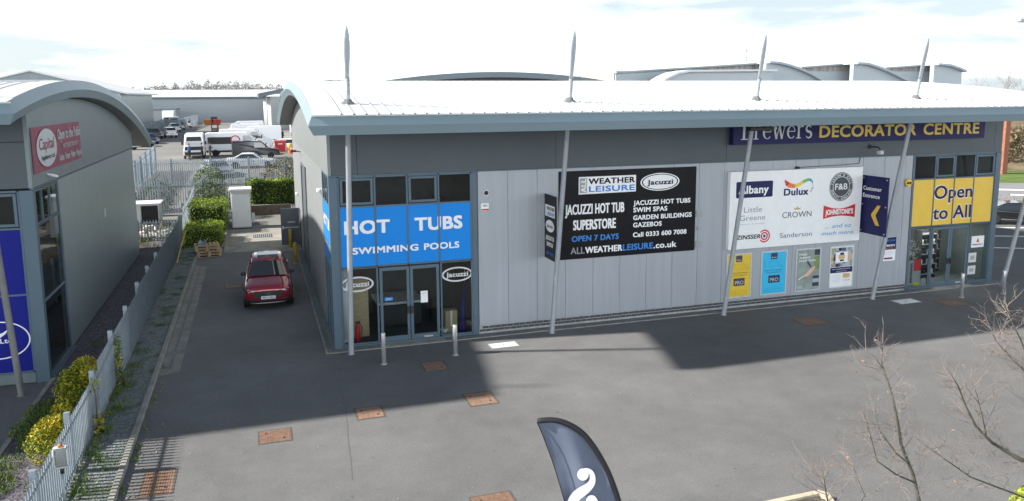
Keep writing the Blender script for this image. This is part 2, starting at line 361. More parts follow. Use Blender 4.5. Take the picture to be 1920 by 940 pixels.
# gravel margin round the shop
struct('gravel_margin', sheet([(1.93, 25.14), (30.9, 25.14), (30.9, 25.6), (2.3, 25.6), (2.3, 39.8), (1.93, 39.8)], .012), gravelw)
m = MB(); m.box(1.86, 30.95, 25.07, 25.135, -.03, .03); m.box(1.86, 1.925, 25.14, 43.3, -.03, .05); struct('edging_strip', m, kerbm)
m = MB(); m.box(3.7, 5.85, 25.136, 25.44, -.02, .035); m.box(27.0, 29.1, 25.136, 25.44, -.02, .035); struct('door_threshold', m, concrete)
m = MB()
for path, w_ in (([(622, 690), (631, 708), (640, 735), (648, 770), (651, 800), (653, 830), (658, 865), (660, 900)], .028), ([(500, 730), (506, 700), (520, 690)], .02)):
    q = [G(*p) for p in path]
    for a, b in zip(q, q[1:]):
        d = (b-a).normalized(); n = Vector((-d.y, d.x, 0))*w_*.5; m.quad((a.x-n.x, a.y-n.y, .004), (b.x-n.x, b.y-n.y, .004), (b.x+n.x, b.y+n.y, .004), (a.x+n.x, a.y+n.y, .004))
struct('surface_seam', m, mat('seam_bitumen', (.128, .128, .13), .85, var=.15, scale=3))
# road and verge beyond the right-hand end
def gp(*p): return [tuple(G(*q)) for q in p]
def strip_px(name, px, z, m_): 
    q = [G(*p) for p in px]; mm = MB(); mm.poly([(a.x, a.y, z) for a in q]); return struct(name, mm, m_)
strip_px('verge', [(1790, 404), (2600, 410), (2600, 322), (1790, 318)], .05, mat('verge_grass', (.10, .16, .03), .9, var=.35, scale=.8, bump=.6, bscale=8))
strip_px('road', [(1790, 380), (2600, 388), (2600, 350), (1790, 344)], .062, mat('road_surface', (.24, .24, .245), .9, var=.1, scale=.4, fine=.1))
m = MB()
for a in ((1850, 356.5, 1950, 359), (1894, 367, 1960, 368.5), (1990, 369, 2050, 370)):
    q = [G(a[0], a[1]-1.3), G(a[2], a[3]-1.3), G(a[2], a[3]+1.3), G(a[0], a[1]+1.3)]; m.poly([(p.x, p.y, .07) for p in q])
struct('road_markings', m, white)
m = MB()
for a in ((1800, 426.2, 2100, 429.5), (1800, 441.6, 2100, 447), (1800, 463, 2100, 471)):
    q = [G(a[0], a[1]-.8), G(a[2], a[3]-.8), G(a[2], a[3]+.9), G(a[0], a[1]+.9)]; m.poly([(p.x, p.y, .005) for p in q])
struct('parking_markings', m, white)
m = MB()                                            # wooded bank beyond the road
q = [G(1770, 322), G(2650, 326)]; d = Vector((_f.x, _f.y, 0)).normalized()
for k in range(28):
    a = q[0].lerp(q[1], k/28); b = q[0].lerp(q[1], (k+1)/28)
    for j in range(5):
        P = lambda c, j_: (c.x+d.x*j_*5, c.y+d.y*j_*5, .05+6.2*(1-cos(min(1, j_/4.)*pi))/2 + .3*sin(c.x*.31+j_))
        m.quad(P(a, j), P(b, j), P(b, j+1), P(a, j+1))
struct('embankment', m, mat('bank_soil', (.16, .125, .075), .95, var=.4, scale=.5, bump=.8, bscale=3))
# kerbed bed at the bottom right
m = MB()
kp = [tuple(G(*p)[:2]) for p in ((1400, 957), (1533, 929), (1553, 935), (1563, 949), (1600, 1040))]
for ki, (a, b) in enumerate(zip(kp, kp[1:])):
    a, b = Vector((*a, 0)), Vector((*b, 0)); u = (b-a).normalized(); n = Vector((-u.y, u.x, 0))
    m.obox(a, u, n, (0, 0, 1), .0, (b-a).length+.03, -.13, 0, -.05, .12+.004*ki)
q = [G(*p) for p in ((1405, 968), (1530, 938), (1548, 943), (1556, 955), (1600, 1060), (1480, 1060))]; mb_ = MB(); mb_.poly([(p.x, p.y, .07) for p in q]); struct('kerbed_bed', mb_, soil)
struct('bed_kerb', m, mat('pale_kerb', (.50, .44, .33), .9, var=.2, scale=3, fine=.1))

# ================================================================== BUILDINGS
class Arc:                                            # the barrel roof: front eave at y0e, crown at yc
    def __init__(s, y0, y1, yc, zc, R): s.y0, s.y1, s.yc, s.zc, s.R = y0, y1, yc, zc, R
    def z(s, y): return s.zc - (s.R - sqrt(s.R**2-(y-s.yc)**2))
    def n(s, y): v = Vector((0, y-s.yc, sqrt(s.R**2-(y-s.yc)**2))); return v.normalized()
    def ys(s, k=40): return [s.y0+(s.y1-s.y0)*i/k for i in range(k+1)]
def barrel_roof(A, x0, x1, parent, rib0, rib1, ribstep=.333):
    # sheet, with standing ribs running over the barrel
    m = MB(); ys = A.ys(44); prof = [(y, A.z(y)) for y in ys]
    def row(x, dz): return m.add(*[(x, y+A.n(y).y*(.29+dz), z+A.n(y).z*(.29+dz)) for y, z in prof])
    xs = [x0+.12]; hs = [0]
    x = rib0
    while x < rib1: xs += [x-.035, x-.018, x+.018, x+.035]; hs += [0, .026, .026, 0]; x += ribstep
    xs.append(x1-.12); hs.append(0)
    rows = [row(a, b) for a, b in zip(xs, hs)]
    for a, b in zip(rows, rows[1:]):
        for k in range(len(ys)-1): m.face((a[k], b[k], b[k+1], a[k+1]))
    roof = m.build('roof', roofm, parent)
    # deep folded edge: eaves front and back, verges at both ends
    t = MB(); us = A.ys(36)
    sec = [(.13, .30), (0, 0), (.14, -.26)]           # inset, height
    def corner_ring(x, sx):
        rows = []
        for i, yy in enumerate(us):
            n = A.n(yy); z = A.z(yy); r = []
            for ins, h in sec:
                y_ = yy; 
                if i == 0: y_ = A.y0+ins; zz = z+h
                elif i == len(us)-1: y_ = A.y1-ins; zz = z+h
                else: y_ = yy+n.y*h; zz = z+n.z*h
                r.append((x+sx*ins, y_, zz))
            rows.append(t.add(*r))
        for a, b in zip(rows, rows[1:]):
            for k in (0, 1): t.face((a[k], a[k+1], b[k+1], b[k]))
        return rows
    L_ = corner_ring(x0, 1); R_ = corner_ring(x1, -1)
    for i in (0, -1):
        for k in (0, 1): t.face((L_[i][k], L_[i][k+1], R_[i][k+1], R_[i][k]))
    t.build('roof_edge', trim, parent)
    s_ = MB(); rows = []
    for x in (x0+.14, x1-.14):
        rows.append(s_.add(*[((x), (A.y0+.14 if i == 0 else A.y1-.14 if i == len(us)-1 else yy+A.n(yy).y*-.26), A.z(yy)-.26) for i, yy in enumerate(us)]))
    for k in range(len(us)-1): s_.face((rows[0][k], rows[0][k+1], rows[1][k+1], rows[1][k]))
    s_.build('soffit', soffit, parent)
    g = MB(); g.box(x0+.1, x1-.1, A.y0+.1, A.y0+.22, A.z(A.y0)+.25, A.z(A.y0)+.285); g.build('gutter', roofm, parent)
    j = MB()                                           # the sheet lap over the crown, a dashed line of fixings
    x = rib0
    while x < rib1:
        yy = A.yc-3.2; z = A.z(yy)+.29+.004; j.box(x+.05, x+ribstep-.05, yy-.03, yy+.03, z, z+.012); x += ribstep
    j.build('sheet_lap', mat('lap_grey', (.33, .35, .36), .5, .2), parent)  # grey strips, darker than the roof sheet

def side_band(m, A, x, yf, yb, zb, th, sgn):            # gable cladding above zb, following the arc
    n = 24; yy = [yf+(yb-yf)*i/n for i in range(n+1)]
    m.prism([(yf, zb), (yb, zb)]+[(y, A.z(y)-.3) for y in reversed(yy)], 'x', min(x, x+sgn*th), max(x, x+sgn*th))

YF = 25.5
# ---- the long retail unit
RX0, RX1, RYB = 2.2, 30.45, 49.5
AR = Arc(21.6, 50.6, 34.5, 8.57, 75)
shop = thing('retail_unit', 'long silver retail unit with blue HOT TUBS panels and yellow Open to All panels', 'building', (RX0, YF, 0))
barrel_roof(AR, 1.38, 31.25, shop, 2.25, 30.4)
m = MB(); x = 7.12; W_ = 1.072                         # front cladding, one panel after another with open joints
while x < 25.7:
    x2 = min(x+W_, 25.72); m.box(x+.005, x2-.005, YF+.0, YF+.06, .31, 5.70); x = x2
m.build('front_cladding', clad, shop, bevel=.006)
m = MB(); m.box(7.1, 25.72, YF+.05, YF+.2, 0, 5.8); m.box(2.45, 30.2, YF+.12, YF+.3, 5.69, 7.8); m.build('backing_wall', mat('panel_joint', (.15, .16, .17), .7), shop)
m = MB(); xb = [2.272, 3.1, 9.95, 16.8, 23.65, 30.0, 30.45]
for a, b in zip(xb, xb[1:]):
    m.box(a+.006, b-.006, YF-.03, YF+.11, 5.735, 7.02); m.box(a+.006, b-.006, YF-.03, YF+.11, 7.035, 7.9)
m.build('fascia_band', bandm, shop)
m = MB(); m.box(2.17, 30.48, YF-.05, YF+.1, 5.695, 5.73); m.build('fascia_drip', frame, shop)
m = MB(); m.box(7.12, 25.75, YF+.03, YF+.1, 0, .305); m.build('plinth', mortar, shop)
m = MB(); x = 7.14; k = 0
for r in range(2):
    x = 7.14+(r % 2)*.11
    while x < 25.6: m.box(x, x+.205, YF+.012, YF+.05, .09+r*.105, .09+r*.105+.075); x += .225
m.build('plinth_bricks', brickm, shop)
# gable towards the yard (with the shutter recess), the far gable, the rear wall
m = MB(); yb = [28.35+1.0*i for i in range(22)]
for a in yb:
    b = min(a+1.0, RYB)
    if b <= a: continue
    if a < 41.2 and b > 37.9:
        m.box(RX0, RX0+.06, a+.004, b-.004, 5.0, 5.70); continue
    m.box(RX0, RX0+.06, a+.004, b-.004, .10, 5.70)
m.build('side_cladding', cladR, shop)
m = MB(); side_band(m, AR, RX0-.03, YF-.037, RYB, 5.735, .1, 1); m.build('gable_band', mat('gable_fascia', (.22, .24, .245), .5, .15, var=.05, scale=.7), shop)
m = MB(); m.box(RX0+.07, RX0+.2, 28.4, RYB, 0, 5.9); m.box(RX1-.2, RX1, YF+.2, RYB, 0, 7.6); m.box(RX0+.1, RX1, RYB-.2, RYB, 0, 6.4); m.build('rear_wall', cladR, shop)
m = MB(); m.box(RX0-.02, RX0+.05, 37.96, 38.06, 0, 5.0); m.box(RX0-.02, RX0+.05, 41.25, 41.35, 0, 5.0); m.box(RX0-.02, RX0+.05, 38.06, 41.25, 4.85, 5.0)
for k in range(38): m.box(RX0+.03, RX0+.055, 38.06, 41.25, .1+k*.125, .1+k*.125+.115)
m.build('roller_shutter', mat('shutter_grey', (.12, .135, .15), .5, .2), shop)
m = MB(); m.box(RX0-.01, RX0+.065, 43.95, 45.0, .05, 2.15); m.build('doorway', dark, shop)
dr = MB(); dr.box(RX0-1.02, RX0-.02, 45.02, 45.07, .06, 2.12); dr = dr.build('service_door', mat('door_grey', (.10, .125, .145), .5, .1), shop, bevel=.01)
h = MB(); h.box(RX0-.95, RX0-.08, 44.96, 45.0, 1.02, 1.07); h.box(RX0-.66, RX0-.25, 44.99, 45.02, 1.32, 1.36); h.box(RX0-.96, RX0-.90, 44.95, 45.02, .96, 1.16); h.build('push_bar', steel, dr)
# ---- glazing helper: rows of panes in a plane
def glaze_frame(parent, xs_, zs, y, d=.07, fw=.06, axis='x', name='window_frame'):
    m = MB()
    for x in xs_:
        if axis == 'x': m.box(x-fw/2, x+fw/2, y-d/2, y+d/2, zs[0], zs[-1])
        else: m.box(y-d/2, y+d/2, x-fw/2, x+fw/2, zs[0], zs[-1])
    for z in zs:
        for a, b in zip(xs_, xs_[1:]):
            if axis == 'x': m.box(a+fw/2, b-fw/2, y-d/2+.003, y+d/2-.003, z-fw/2, z+fw/2)
            else: m.box(y-d/2+.003, y+d/2-.003, a+fw/2, b-fw/2, z-fw/2, z+fw/2)
    return m.build(name, frame, parent, bevel=.006)
def pane(parent, x0, x1, z0, z1, y, name='window_pane', mt=None, axis='x'):
    m = MB()
    if mt is None: m.quad(*(((x0, y, z0), (x1, y, z0), (x1, y, z1), (x0, y, z1)) if axis == 'x' else ((y, x0, z0), (y, x1, z0), (y, x1, z1), (y, x0, z1))))
    elif axis == 'x': m.box(x0, x1, y, y+.012, z0, z1)
    else: m.box(y, y+.012, x0, x1, z0, z1)
    return m.build(name, mt or shopglass, parent)
def opener(parent, x0, x1, z0, z1, y):
    m = MB(); f = .085
    m.box(x0, x0+f, y, y+.05, z0, z1); m.box(x1-f, x1, y, y+.05, z0, z1); m.box(x0+f, x1-f, y, y+.05, z0, z0+f); m.box(x0+f, x1-f, y, y+.05, z1-f, z1)
    return m.build('opening_light', frame, parent, bevel=.008)
def door_pair(parent, xa, xm, xb, z0, z1, y):
    for a, b, s in ((xa, xm, 1), (xm, xb, -1)):
        f = MB(); w_ = .11
        f.box(a+.012, a+w_, y, y+.05, z0, z1); f.box(b-w_, b-.012, y, y+.05, z0, z1); f.box(a+w_, b-w_, y, y+.05, z0, z0+.20); f.box(a+w_, b-w_, y, y+.05, z1-.12, z1)
        d = f.build('door', frame, parent, bevel=.006)
        g = MB(); g.quad((a+w_, y+.025, z0+.20), (b-w_, y+.025, z0+.20), (b-w_, y+.025, z1-.12), (a+w_, y+.025, z1-.12)); g.build('door_pane', shopglass, d)
        h = MB(); hx = xm-s*.075; h.box(hx-.045, hx+.045, y-.06, y-.005, 1.0, 1.24); h.build('handle', dark, d)
        if s < 0:
            k = MB(); k.box(a+.45, a+.75, y-.012, y, z0+.06, z0+.12); k.build('letter_plate', steel, d)
CL = [2.48, 3.64, 4.70, 5.76, 6.88]
m = MB(); m.box(2.17, 2.45, YF-.03, YF+.25, 0, 5.69); m.build('corner_post', frame, shop, bevel=.01); m = MB(); m.box(6.91, 7.10, YF-.01, YF+.1, 0, 5.69); m.build('corner_post', frame, shop, bevel=.01)
fr = glaze_frame(shop, [2.48, 3.64, 4.70, 5.76, 6.88], [2.69, 4.69, 5.66], YF+.03)
glaze_frame(shop, [2.48, 3.64], [.10, 2.66], YF+.03, fw=.055); glaze_frame(shop, [5.80, 6.88], [.10, 2.66], YF+.03, fw=.055)
m = MB(); m.box(2.45, 6.91, YF-.06, YF+.1, .035, .085); m.build('sill', frame, shop)
for i, (a, b) in enumerate(zip(CL, CL[1:])):
    if i in (0, 2): opener(shop, a+.05, b-.05, 4.75, 5.62, YF-.01)
    pane(shop, a+.03, b-.03, 4.72, 5.63, YF+.03)
    pane(shop, a+.028, b-.028, 2.718, 4.662, YF+.012, 'window_panel', blue)
pane(shop, 2.51, 3.61, .13, 2.64, YF+.03); pane(shop, 5.83, 6.85, .13, 2.64, YF+.03)
door_pair(shop, 3.70, 4.72, 5.74, .05, 2.62, YF+.0)
t = MB()
t.text('HOT', (2.62, YF+.004, 3.79), 1.49, .47, bold=.075); t.text('TUBS', (4.93, YF+.004, 3.79), 1.64, .47, bold=.075)
t.text('SWIMMING', (2.86, YF+.004, 3.125), 2.18, .235, bold=.06); t.text('POOLS', (5.23, YF+.004, 3.125), 1.22, .235, bold=.06)
t.build('lettering', white, shop)
def oval_logo(m, x, z, rx, rz, y, txt=True, cols=(0, 1, 2)):
    m.cur = cols[0]; m.ring((x, y, z), rx, rx*.93, rz, rz*.90)
    m.cur = cols[1]; m.disc((x, y-.003, z), rx*.87, rz*.82)
    m.cur = cols[2]; m.text('Jacuzzi', (x, y-.007, z-rz*.30), rx*1.32, rz*.6, bold=.07, align='c')
for x, z in ((2.98, 2.12), (6.36, 2.20)):
    m = MB(); m.ring((x, YF+.024, z), .54, .475, .26, .205); m.text('Jacuzzi', (x, YF+.024, z-.085), .78, .18, bold=.07, align='c'); m.build('window_decal', offwhite, shop)
# side window of the corner
SZ = [.10, 2.69, 4.69, 5.66]; SY = [25.75, 26.6, 27.45, 28.3]
glaze_frame(shop, SY, SZ, RX0+.03, axis='y')
for a, b in zip(SY, SY[1:]):
    pane(shop, a+.03, b-.03, 4.72, 5.63, RX0+.02, axis='y'); pane(shop, a+.03, b-.03, 2.72, 4.66, RX0+.006, 'window_panel', blue, 'y'); pane(shop, a+.03, b-.03, .13, 2.66, RX0+.02, axis='y')
t = MB(); U_ = (0, -1, 0); t.text('HOT TUBS', (RX0-.001, 28.15, 3.85), 2.3, .4, U_, bold=.04); t.text('SWIMMING POOLS', (RX0-.001, 28.15, 3.15), 2.3, .2, U_, bold=.03); t.build('lettering', white, shop)
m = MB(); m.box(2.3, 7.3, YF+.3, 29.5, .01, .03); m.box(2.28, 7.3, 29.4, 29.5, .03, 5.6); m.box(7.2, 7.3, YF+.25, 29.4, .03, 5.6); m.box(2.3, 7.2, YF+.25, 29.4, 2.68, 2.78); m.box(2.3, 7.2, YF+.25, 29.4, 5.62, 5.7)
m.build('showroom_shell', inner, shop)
# right-hand entrance
CR = [25.82, 26.93, 28.0, 29.07, 30.2]
m = MB(); m.box(30.2, 30.48, YF-.03, YF+.25, 0, 5.69); m.build('corner_post', frame, shop, bevel=.01); m = MB(); m.box(25.73, 25.80, YF-.02, YF+.1, 0, 5.69); m.build('corner_post', frame, shop, bevel=.01)
glaze_frame(shop, CR, [2.69, 4.69, 5.66], YF+.03); glaze_frame(shop, CR[:2], [.12, 2.66], YF+.03, fw=.055); glaze_frame(shop, CR[3:], [.12, 2.66], YF+.03, fw=.055)
m = MB(); m.box(25.8, 30.2, YF-.06, YF+.1, .035, .09); m.build('sill', frame, shop)
for i, (a, b) in enumerate(zip(CR, CR[1:])):
    if i in (1, 3): opener(shop, a+.05, b-.05, 4.75, 5.62, YF-.01)
    pane(shop, a+.03, b-.03, 4.72, 5.63, YF+.03); pane(shop, a+.028, b-.028, 2.718, 4.662, YF+.012, 'window_panel', yellow)
pane(shop, 25.86, 26.9, .15, 2.64, YF+.03); pane(shop, 29.1, 30.16, .15, 2.64, YF+.03)
door_pair(shop, 26.98, 28.0, 29.02, .05, 2.62, YF+.0)
t = MB()
for b_, y_, c in ((.07, .005, 0), (.035, .0005, 1)):
    t.cur = c; k = .03*(c == 0)
    t.text('Open', (26.95-k, YF+y_, 3.82-k), 2.08+2*k, .60+2*k, bold=b_); t.text('to All', (26.95-k, YF+y_, 2.95-k), 2.08+2*k, .60+2*k, bold=b_)
t.build('lettering', [white, navy], shop)
m = MB(); m.box(25.7, 30.3, YF+.3, 31, .01, .03); m.box(25.7, 30.3, 30.9, 31, .03, 5.6); m.box(25.6, 25.7, YF+.25, 30.9, .03, 5.6); m.box(25.7, 30.25, YF+.25, 30.9, 2.68, 2.78); m.box(25.7, 30.25, YF+.25, 30.9, 5.62, 5.7)
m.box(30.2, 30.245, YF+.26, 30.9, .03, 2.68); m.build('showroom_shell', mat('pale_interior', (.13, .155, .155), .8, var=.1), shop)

for l, x, y in (('lit ceiling lamp inside the paint shop, nearer the door', 27.9, 26.7), ('lit ceiling lamp deeper inside the paint shop', 27.9, 29.4)):
    t = thing('ceiling_lamp', l, 'lamp', (x, y, 2.6), 'ceiling lamps inside the paint shop'); m = MB(); m.box(x-1.6, x+1.6, y-.14, y+.14, 2.62, 2.68); m.build('housing', offwhite, t); m = MB(); m.box(x-1.55, x+1.55, y-.11, y+.11, 2.60, 2.617); m.build('diffuser', mat('lit_diffuser', (.9, .9, .9), .5, var=0, emit=((1, .97, .9), 14.)), t)
# ---- the neighbouring unit on the left
LX1, LYF, LYB = -6.05, 25.25, 44.9
AL = Arc(21.7, 48.3, 30.6, 8.53, 60)
left = thing('retail_unit', 'grey retail unit with curved roof overhang and red banner on its side wall', 'building', (LX1, LYF, 0))
barrel_roof(AL, -34, -5.43, left, -33, -6.2)
m = MB(); a = 28.35
while a < LYB-.01:
    b = min(a+1.03, LYB); m.box(LX1-.06, LX1, a+.004, b-.004, .12, 5.66); a = b
m.build('side_cladding', cladL, left)
m = MB()
for a, b in ((LYF-.068, 30.2), (30.21, 37.3), (37.31, LYB)):
    n = 10; yy = [a+(b-a)*i/n for i in range(n+1)]
    m.prism([(a, 5.72), (b, 5.72)]+[(y, AL.z(y)-.3) for y in reversed(yy)], 'x', LX1-.07, LX1+.03)
m.build('gable_band', mat('left_gable_fascia', (.195, .235, .245), .5, .15, var=.05, scale=.7), left)
m = MB(); m.box(LX1-.06, LX1+.045, LYF, LYB, 5.665, 5.71); m.build('fascia_drip', frame, left)
m = MB(); m.box(LX1-.2, LX1-.062, 28.4, LYB, 0, 7.0); m.box(-33, LX1-.2, LYB-.2, LYB-.0, 0, 6.4); m.box(-33, -32.8, LYF, LYB, 0, 7); m.build('rear_wall', cladL, left)
m = MB(); m.box(-33, LX1-.073, LYF-.06, LYF+.1, 5.72, 7.02); m.box(-33, LX1-.073, LYF-.06, LYF+.1, 7.035, 7.9); m.build('fascia_band', bandm, left)
m = MB(); m.box(LX1-.34, LX1+.02, LYF-.03, LYF+.22, 0, 5.66); m.build('corner_post', frame, left, bevel=.01)
LC = [-10.6, -9.5, -8.4, -7.45, -6.42]
glaze_frame(left, LC, [.36, 2.65, 4.57, 5.63], LYF+.03)
for a, b in zip(LC, LC[1:]):
    pane(left, a+.03, b-.03, 4.6, 5.6, LYF+.03); opener(left, a+.05, b-.05, 4.63, 5.58, LYF-.01)
    pane(left, a+.028, b-.028, 2.68, 4.54, LYF+.012, 'window_panel', royal); pane(left, a+.028, b-.028, .39, 2.62, LYF+.012, 'window_panel', royal)
m = MB(); m.box(-10.7, -6.4, LYF-.02, LYF+.08, .03, .33); m.build('sill', mat('panel_grey', (.14, .175, .185), .5), left)
m = MB(); m.box(-33, -10.63, LYF, LYF+.1, 0, 5.66); m.build('front_cladding', cladL, left)
t = MB(); yl = LYF+.006
t.ring((-7.24, yl, 1.36), .79, .755, .56, .525); t.text('Ltd.', (-7.22, yl, 1.27), .36, .15, bold=.04); t.text('for', (-7.26, yl, 2.90), .2, .09)
t.stroke([(-7.7, 1.35), (-7.45, 1.42), (-7.25, 1.48), (-7.1, 1.56), (-6.98, 1.68)], [.02, .09, .11, .07, .01], (0, yl, 0), 1.)
t.build('lettering', white, left)
LS = [25.5, 26.25, 27.2, 28.25]
glaze_frame(left, LS, [4.63, 5.6], LX1-.03, axis='y'); glaze_frame(left, [25.5, 28.25], [.13, 2.35, 4.6], LX1-.03, axis='y')
for a, b in zip(LS, LS[1:]): pane(left, a+.03, b-.03, 4.66, 5.57, LX1-.03, axis='y')
for z0, z1 in ((.16, 2.32), (2.38, 4.57)): pane(left, 25.53, 28.22, z0, z1, LX1-.03, axis='y')
m = MB(); m.box(LX1-.05, LX1+.12, 25.4, 28.35, .05, .11); m.build('sill', frame, left)
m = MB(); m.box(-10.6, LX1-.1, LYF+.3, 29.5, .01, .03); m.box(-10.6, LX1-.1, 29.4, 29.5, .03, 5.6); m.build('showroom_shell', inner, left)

# ================================================================== SIGNS
def serif_word(m, word, o, w, xh):
    # thick-and-thin serif letters drawn with strokes; unit = x-height
    def arcp(cx, cy, rx, ry, a0, a1, n=12): return [(cx+rx*cos(radians(a0+(a1-a0)*i/n)), cy+ry*sin(radians(a0+(a1-a0)*i/n))) for i in range(n+1)]
    def bowl(n, a, b): return [a+(b-a)*abs(sin(pi*i/(n-1))) for i in range(n)]
    x = 0; st = []
    def ser(cx, y, w_=.42): st.append(([(cx-w_/2, y), (cx+w_/2, y)], .07))
    for ch in word:
        if ch == 'B':
            st.append(([(x+.24, 0), (x+.24, 1.5)], .2)); ser(x+.22, .035, .5); ser(x+.22, 1.465, .5)
            a = [(x+.3, 1.45)]+arcp(x+.52, 1.14, .3, .31, 90, -90)+[(x+.3, .83)]; st.append((a, bowl(len(a), .06, .17)))
            a = [(x+.3, .80)]+arcp(x+.56, .42, .38, .385, 90, -90)+[(x+.3, .035)]; st.append((a, bowl(len(a), .06, .19))); x += 1.18
        elif ch == 'r':
            st.append(([(x+.22, 0), (x+.22, 1.0)], .18)); ser(x+.22, .035, .5); st.append(([(x+.02, .93), (x+.22, .98)], .08))
            a = arcp(x+.52, .66, .24, .30, 170, 50, 8); st.append((a, [.05, .06, .08, .1, .13, .16, .18, .18, .14])); x += .86
        elif ch == 'e':
            st.append(([(x+.12, .56), (x+.82, .56)], .07)); a = arcp(x+.48, .5, .36, .47, 8, 320, 20)
            st.append((a, [.05+.14*abs(sin(radians(8+312*i/20-90)))**1.5 if 60 < 8+312*i/20 < 300 else .08 for i in range(21)])); x += 1.0
        elif ch == 'w':
            for a, b, c in (((.12, 1), (.40, 0), .18), ((.40, 0), (.66, 1), .07), ((.66, 1), (.94, 0), .18), ((.94, 0), (1.2, 1), .07)): st.append(([(x+a[0], a[1]), (x+b[0], b[1])], c))
            ser(x+.12, .965, .36); ser(x+1.2, .965, .3); x += 1.4
        elif ch == 's':
            a = arcp(x+.38, .74, .25, .23, 20, 250, 10)+arcp(x+.38, .27, .27, .24, 80, -160, 10)
            st.append((a, [.05+.15*sin(pi*i/(len(a)-1)) for i in range(len(a))])); x += .8
    k = w/x
    for i, (p, ws) in enumerate(st):
        p = [(a*k, b*xh) for a, b in p]; sc = (k+xh)/2
        ws = [q*sc for q in ws] if hasattr(ws, '__len__') else ws*sc
        m.stroke(p, ws, (o[0], o[1]-.0006*i, o[2]), 1.)
def board(root, name, x0, x1, z0, z1, y0, y1, mt, bevel=.006):
    m = MB(); m.box(x0, x1, y0, y1, z0, z1); return m.build(name, mt, root, bevel=bevel)

s_ = thing('shop_sign', 'long navy fascia sign reading Brewers DECORATOR CENTRE under the roof overhang', 'sign', (16.9, YF, 6.3))
board(s_, 'panel', 16.9, 29.1, 6.36, 7.30, YF-.30, YF-.04, navy)
m = MB(); serif_word(m, 'Brewers', (17.25, YF-.306, 6.545), 3.17, .49); m.cur = 1
m.text('DECORATOR', (20.74, YF-.305, 6.55), 4.72, .48, bold=.05); m.text('CENTRE', (25.83, YF-.305, 6.55), 2.95, .48, bold=.05)
m.build('lettering', [offwhite, mat('yellow_letter', (.70, .50, .07), .45, var=0)], s_)

s_ = thing('advert_board', 'large black advert board for hot tubs, reading ALL WEATHER LEISURE and Jacuzzi', 'sign', (10.06, YF, 2.43))
board(s_, 'panel', 10.06, 15.54, 2.43, 5.59, YF-.045, YF-.001, black)
yb_ = YF-.050; m = MB(); T_ = lambda t, x, z, w_, h_, c, b=.03, **k: (setattr(m, 'cur', c), m.text(t, (x, yb_, z), w_, h_, bold=b, **k))
m.cur = 0; m.quad((10.81, yb_+.002, 4.75), (13.05, yb_+.002, 4.77), (13.05, yb_+.002, 5.37), (10.81, yb_+.002, 5.37))
m.cur = 2; m.quad((10.84, yb_+.001, 4.79), (11.13, yb_+.001, 4.79), (11.13, yb_+.001, 5.33), (10.84, yb_+.001, 5.33))
m.cur = 0; m.text('ALL', (11.09, yb_, 4.81), .49, .2, (0, 0, 1), (-1, 0, 0), bold=.03)
T_('WEATHER', 11.18, 5.10, 1.83, .22, 3, .065); T_('LEISURE', 11.2, 4.82, 1.81, .22, 1, .065)
oval_logo(m, 14.03, 5.08, .80, .325, yb_, cols=(0, 0, 3))
T_('JACUZZI HOT TUB', 10.29, 4.04, 2.31, .385, 0, .042); T_('SUPERSTORE', 10.6, 3.475, 1.67, .385, 0, .048); T_('OPEN 7 DAYS', 10.55, 3.06, 1.84, .22, 1, .05)
T_('ALL', 10.51, 2.615, .54, .255, 2, .02); T_('WEATHER', 11.07, 2.615, 1.47, .245, 0, .065); T_('LEISURE', 12.56, 2.615, 1.23, .245, 1, .05); T_('.co.uk', 13.81, 2.615, .95, .235, 0, .055)
for t_, z, w_ in (('JACUZZI HOT TUBS', 4.255, 2.35), ('SWIM SPAS', 4.0, 1.39), ('GARDEN BUILDINGS', 3.715, 2.42), ('GAZEBOS', 3.445, 1.17), ('Call 0333 600 7008', 3.085, 2.22)): T_(t_, 12.96, z, w_, .185, 0, .06)
m.build('lettering', [white, signblue, signgrey, black], s_)

s_ = thing('projecting_sign', 'narrow black sign projecting from the wall beside the large black advert board', 'sign', (9.54, YF, 2.6))
m = MB(); m.box(9.52, 9.56, 24.38, YF-.05, 2.60, 4.85); m.build('panel', black, s_)
m = MB(); 
for z in (2.8, 3.7, 4.6): m.box(9.525, 9.555, YF-.05, YF, z, z+.06)
m.build('bracket', steel, s_)
m = MB(); U_ = (0, -1, 0); xx = 9.514; y0 = 25.32
m.cur = 0; m.quad((xx+.002, 25.37, 4.1), (xx+.002, 24.46, 4.1), (xx+.002, 24.46, 4.5), (xx+.002, 25.37, 4.5))
m.cur = 3; m.text('WEATHER', (xx, 25.2, 4.32), .70, .13, U_, bold=.04); m.cur = 1; m.text('LEISURE', (xx, 25.2, 4.14), .70, .13, U_, bold=.04)
m.cur = 0; m.disc((xx, 24.91, 3.78), .40, .21, U_); m.cur = 3; m.text('Jacuzzi', (xx-.004, 24.91, 3.72), .56, .13, U_, bold=.035, align='c')
m.cur = 0; m.text('JACUZZI HOT TUB', (xx, 24.91, 3.28), .76, .16, U_, bold=.04, align='c'); m.text('SUPERSTORE', (xx, 24.91, 3.06), .6, .15, U_, bold=.04, align='c'); m.cur = 1; m.text('OPEN 7 DAYS', (xx, 24.91, 2.76), .70, .11, U_, bold=.02, align='c')
m.build('lettering', [white, signblue, signgrey, black], s_)

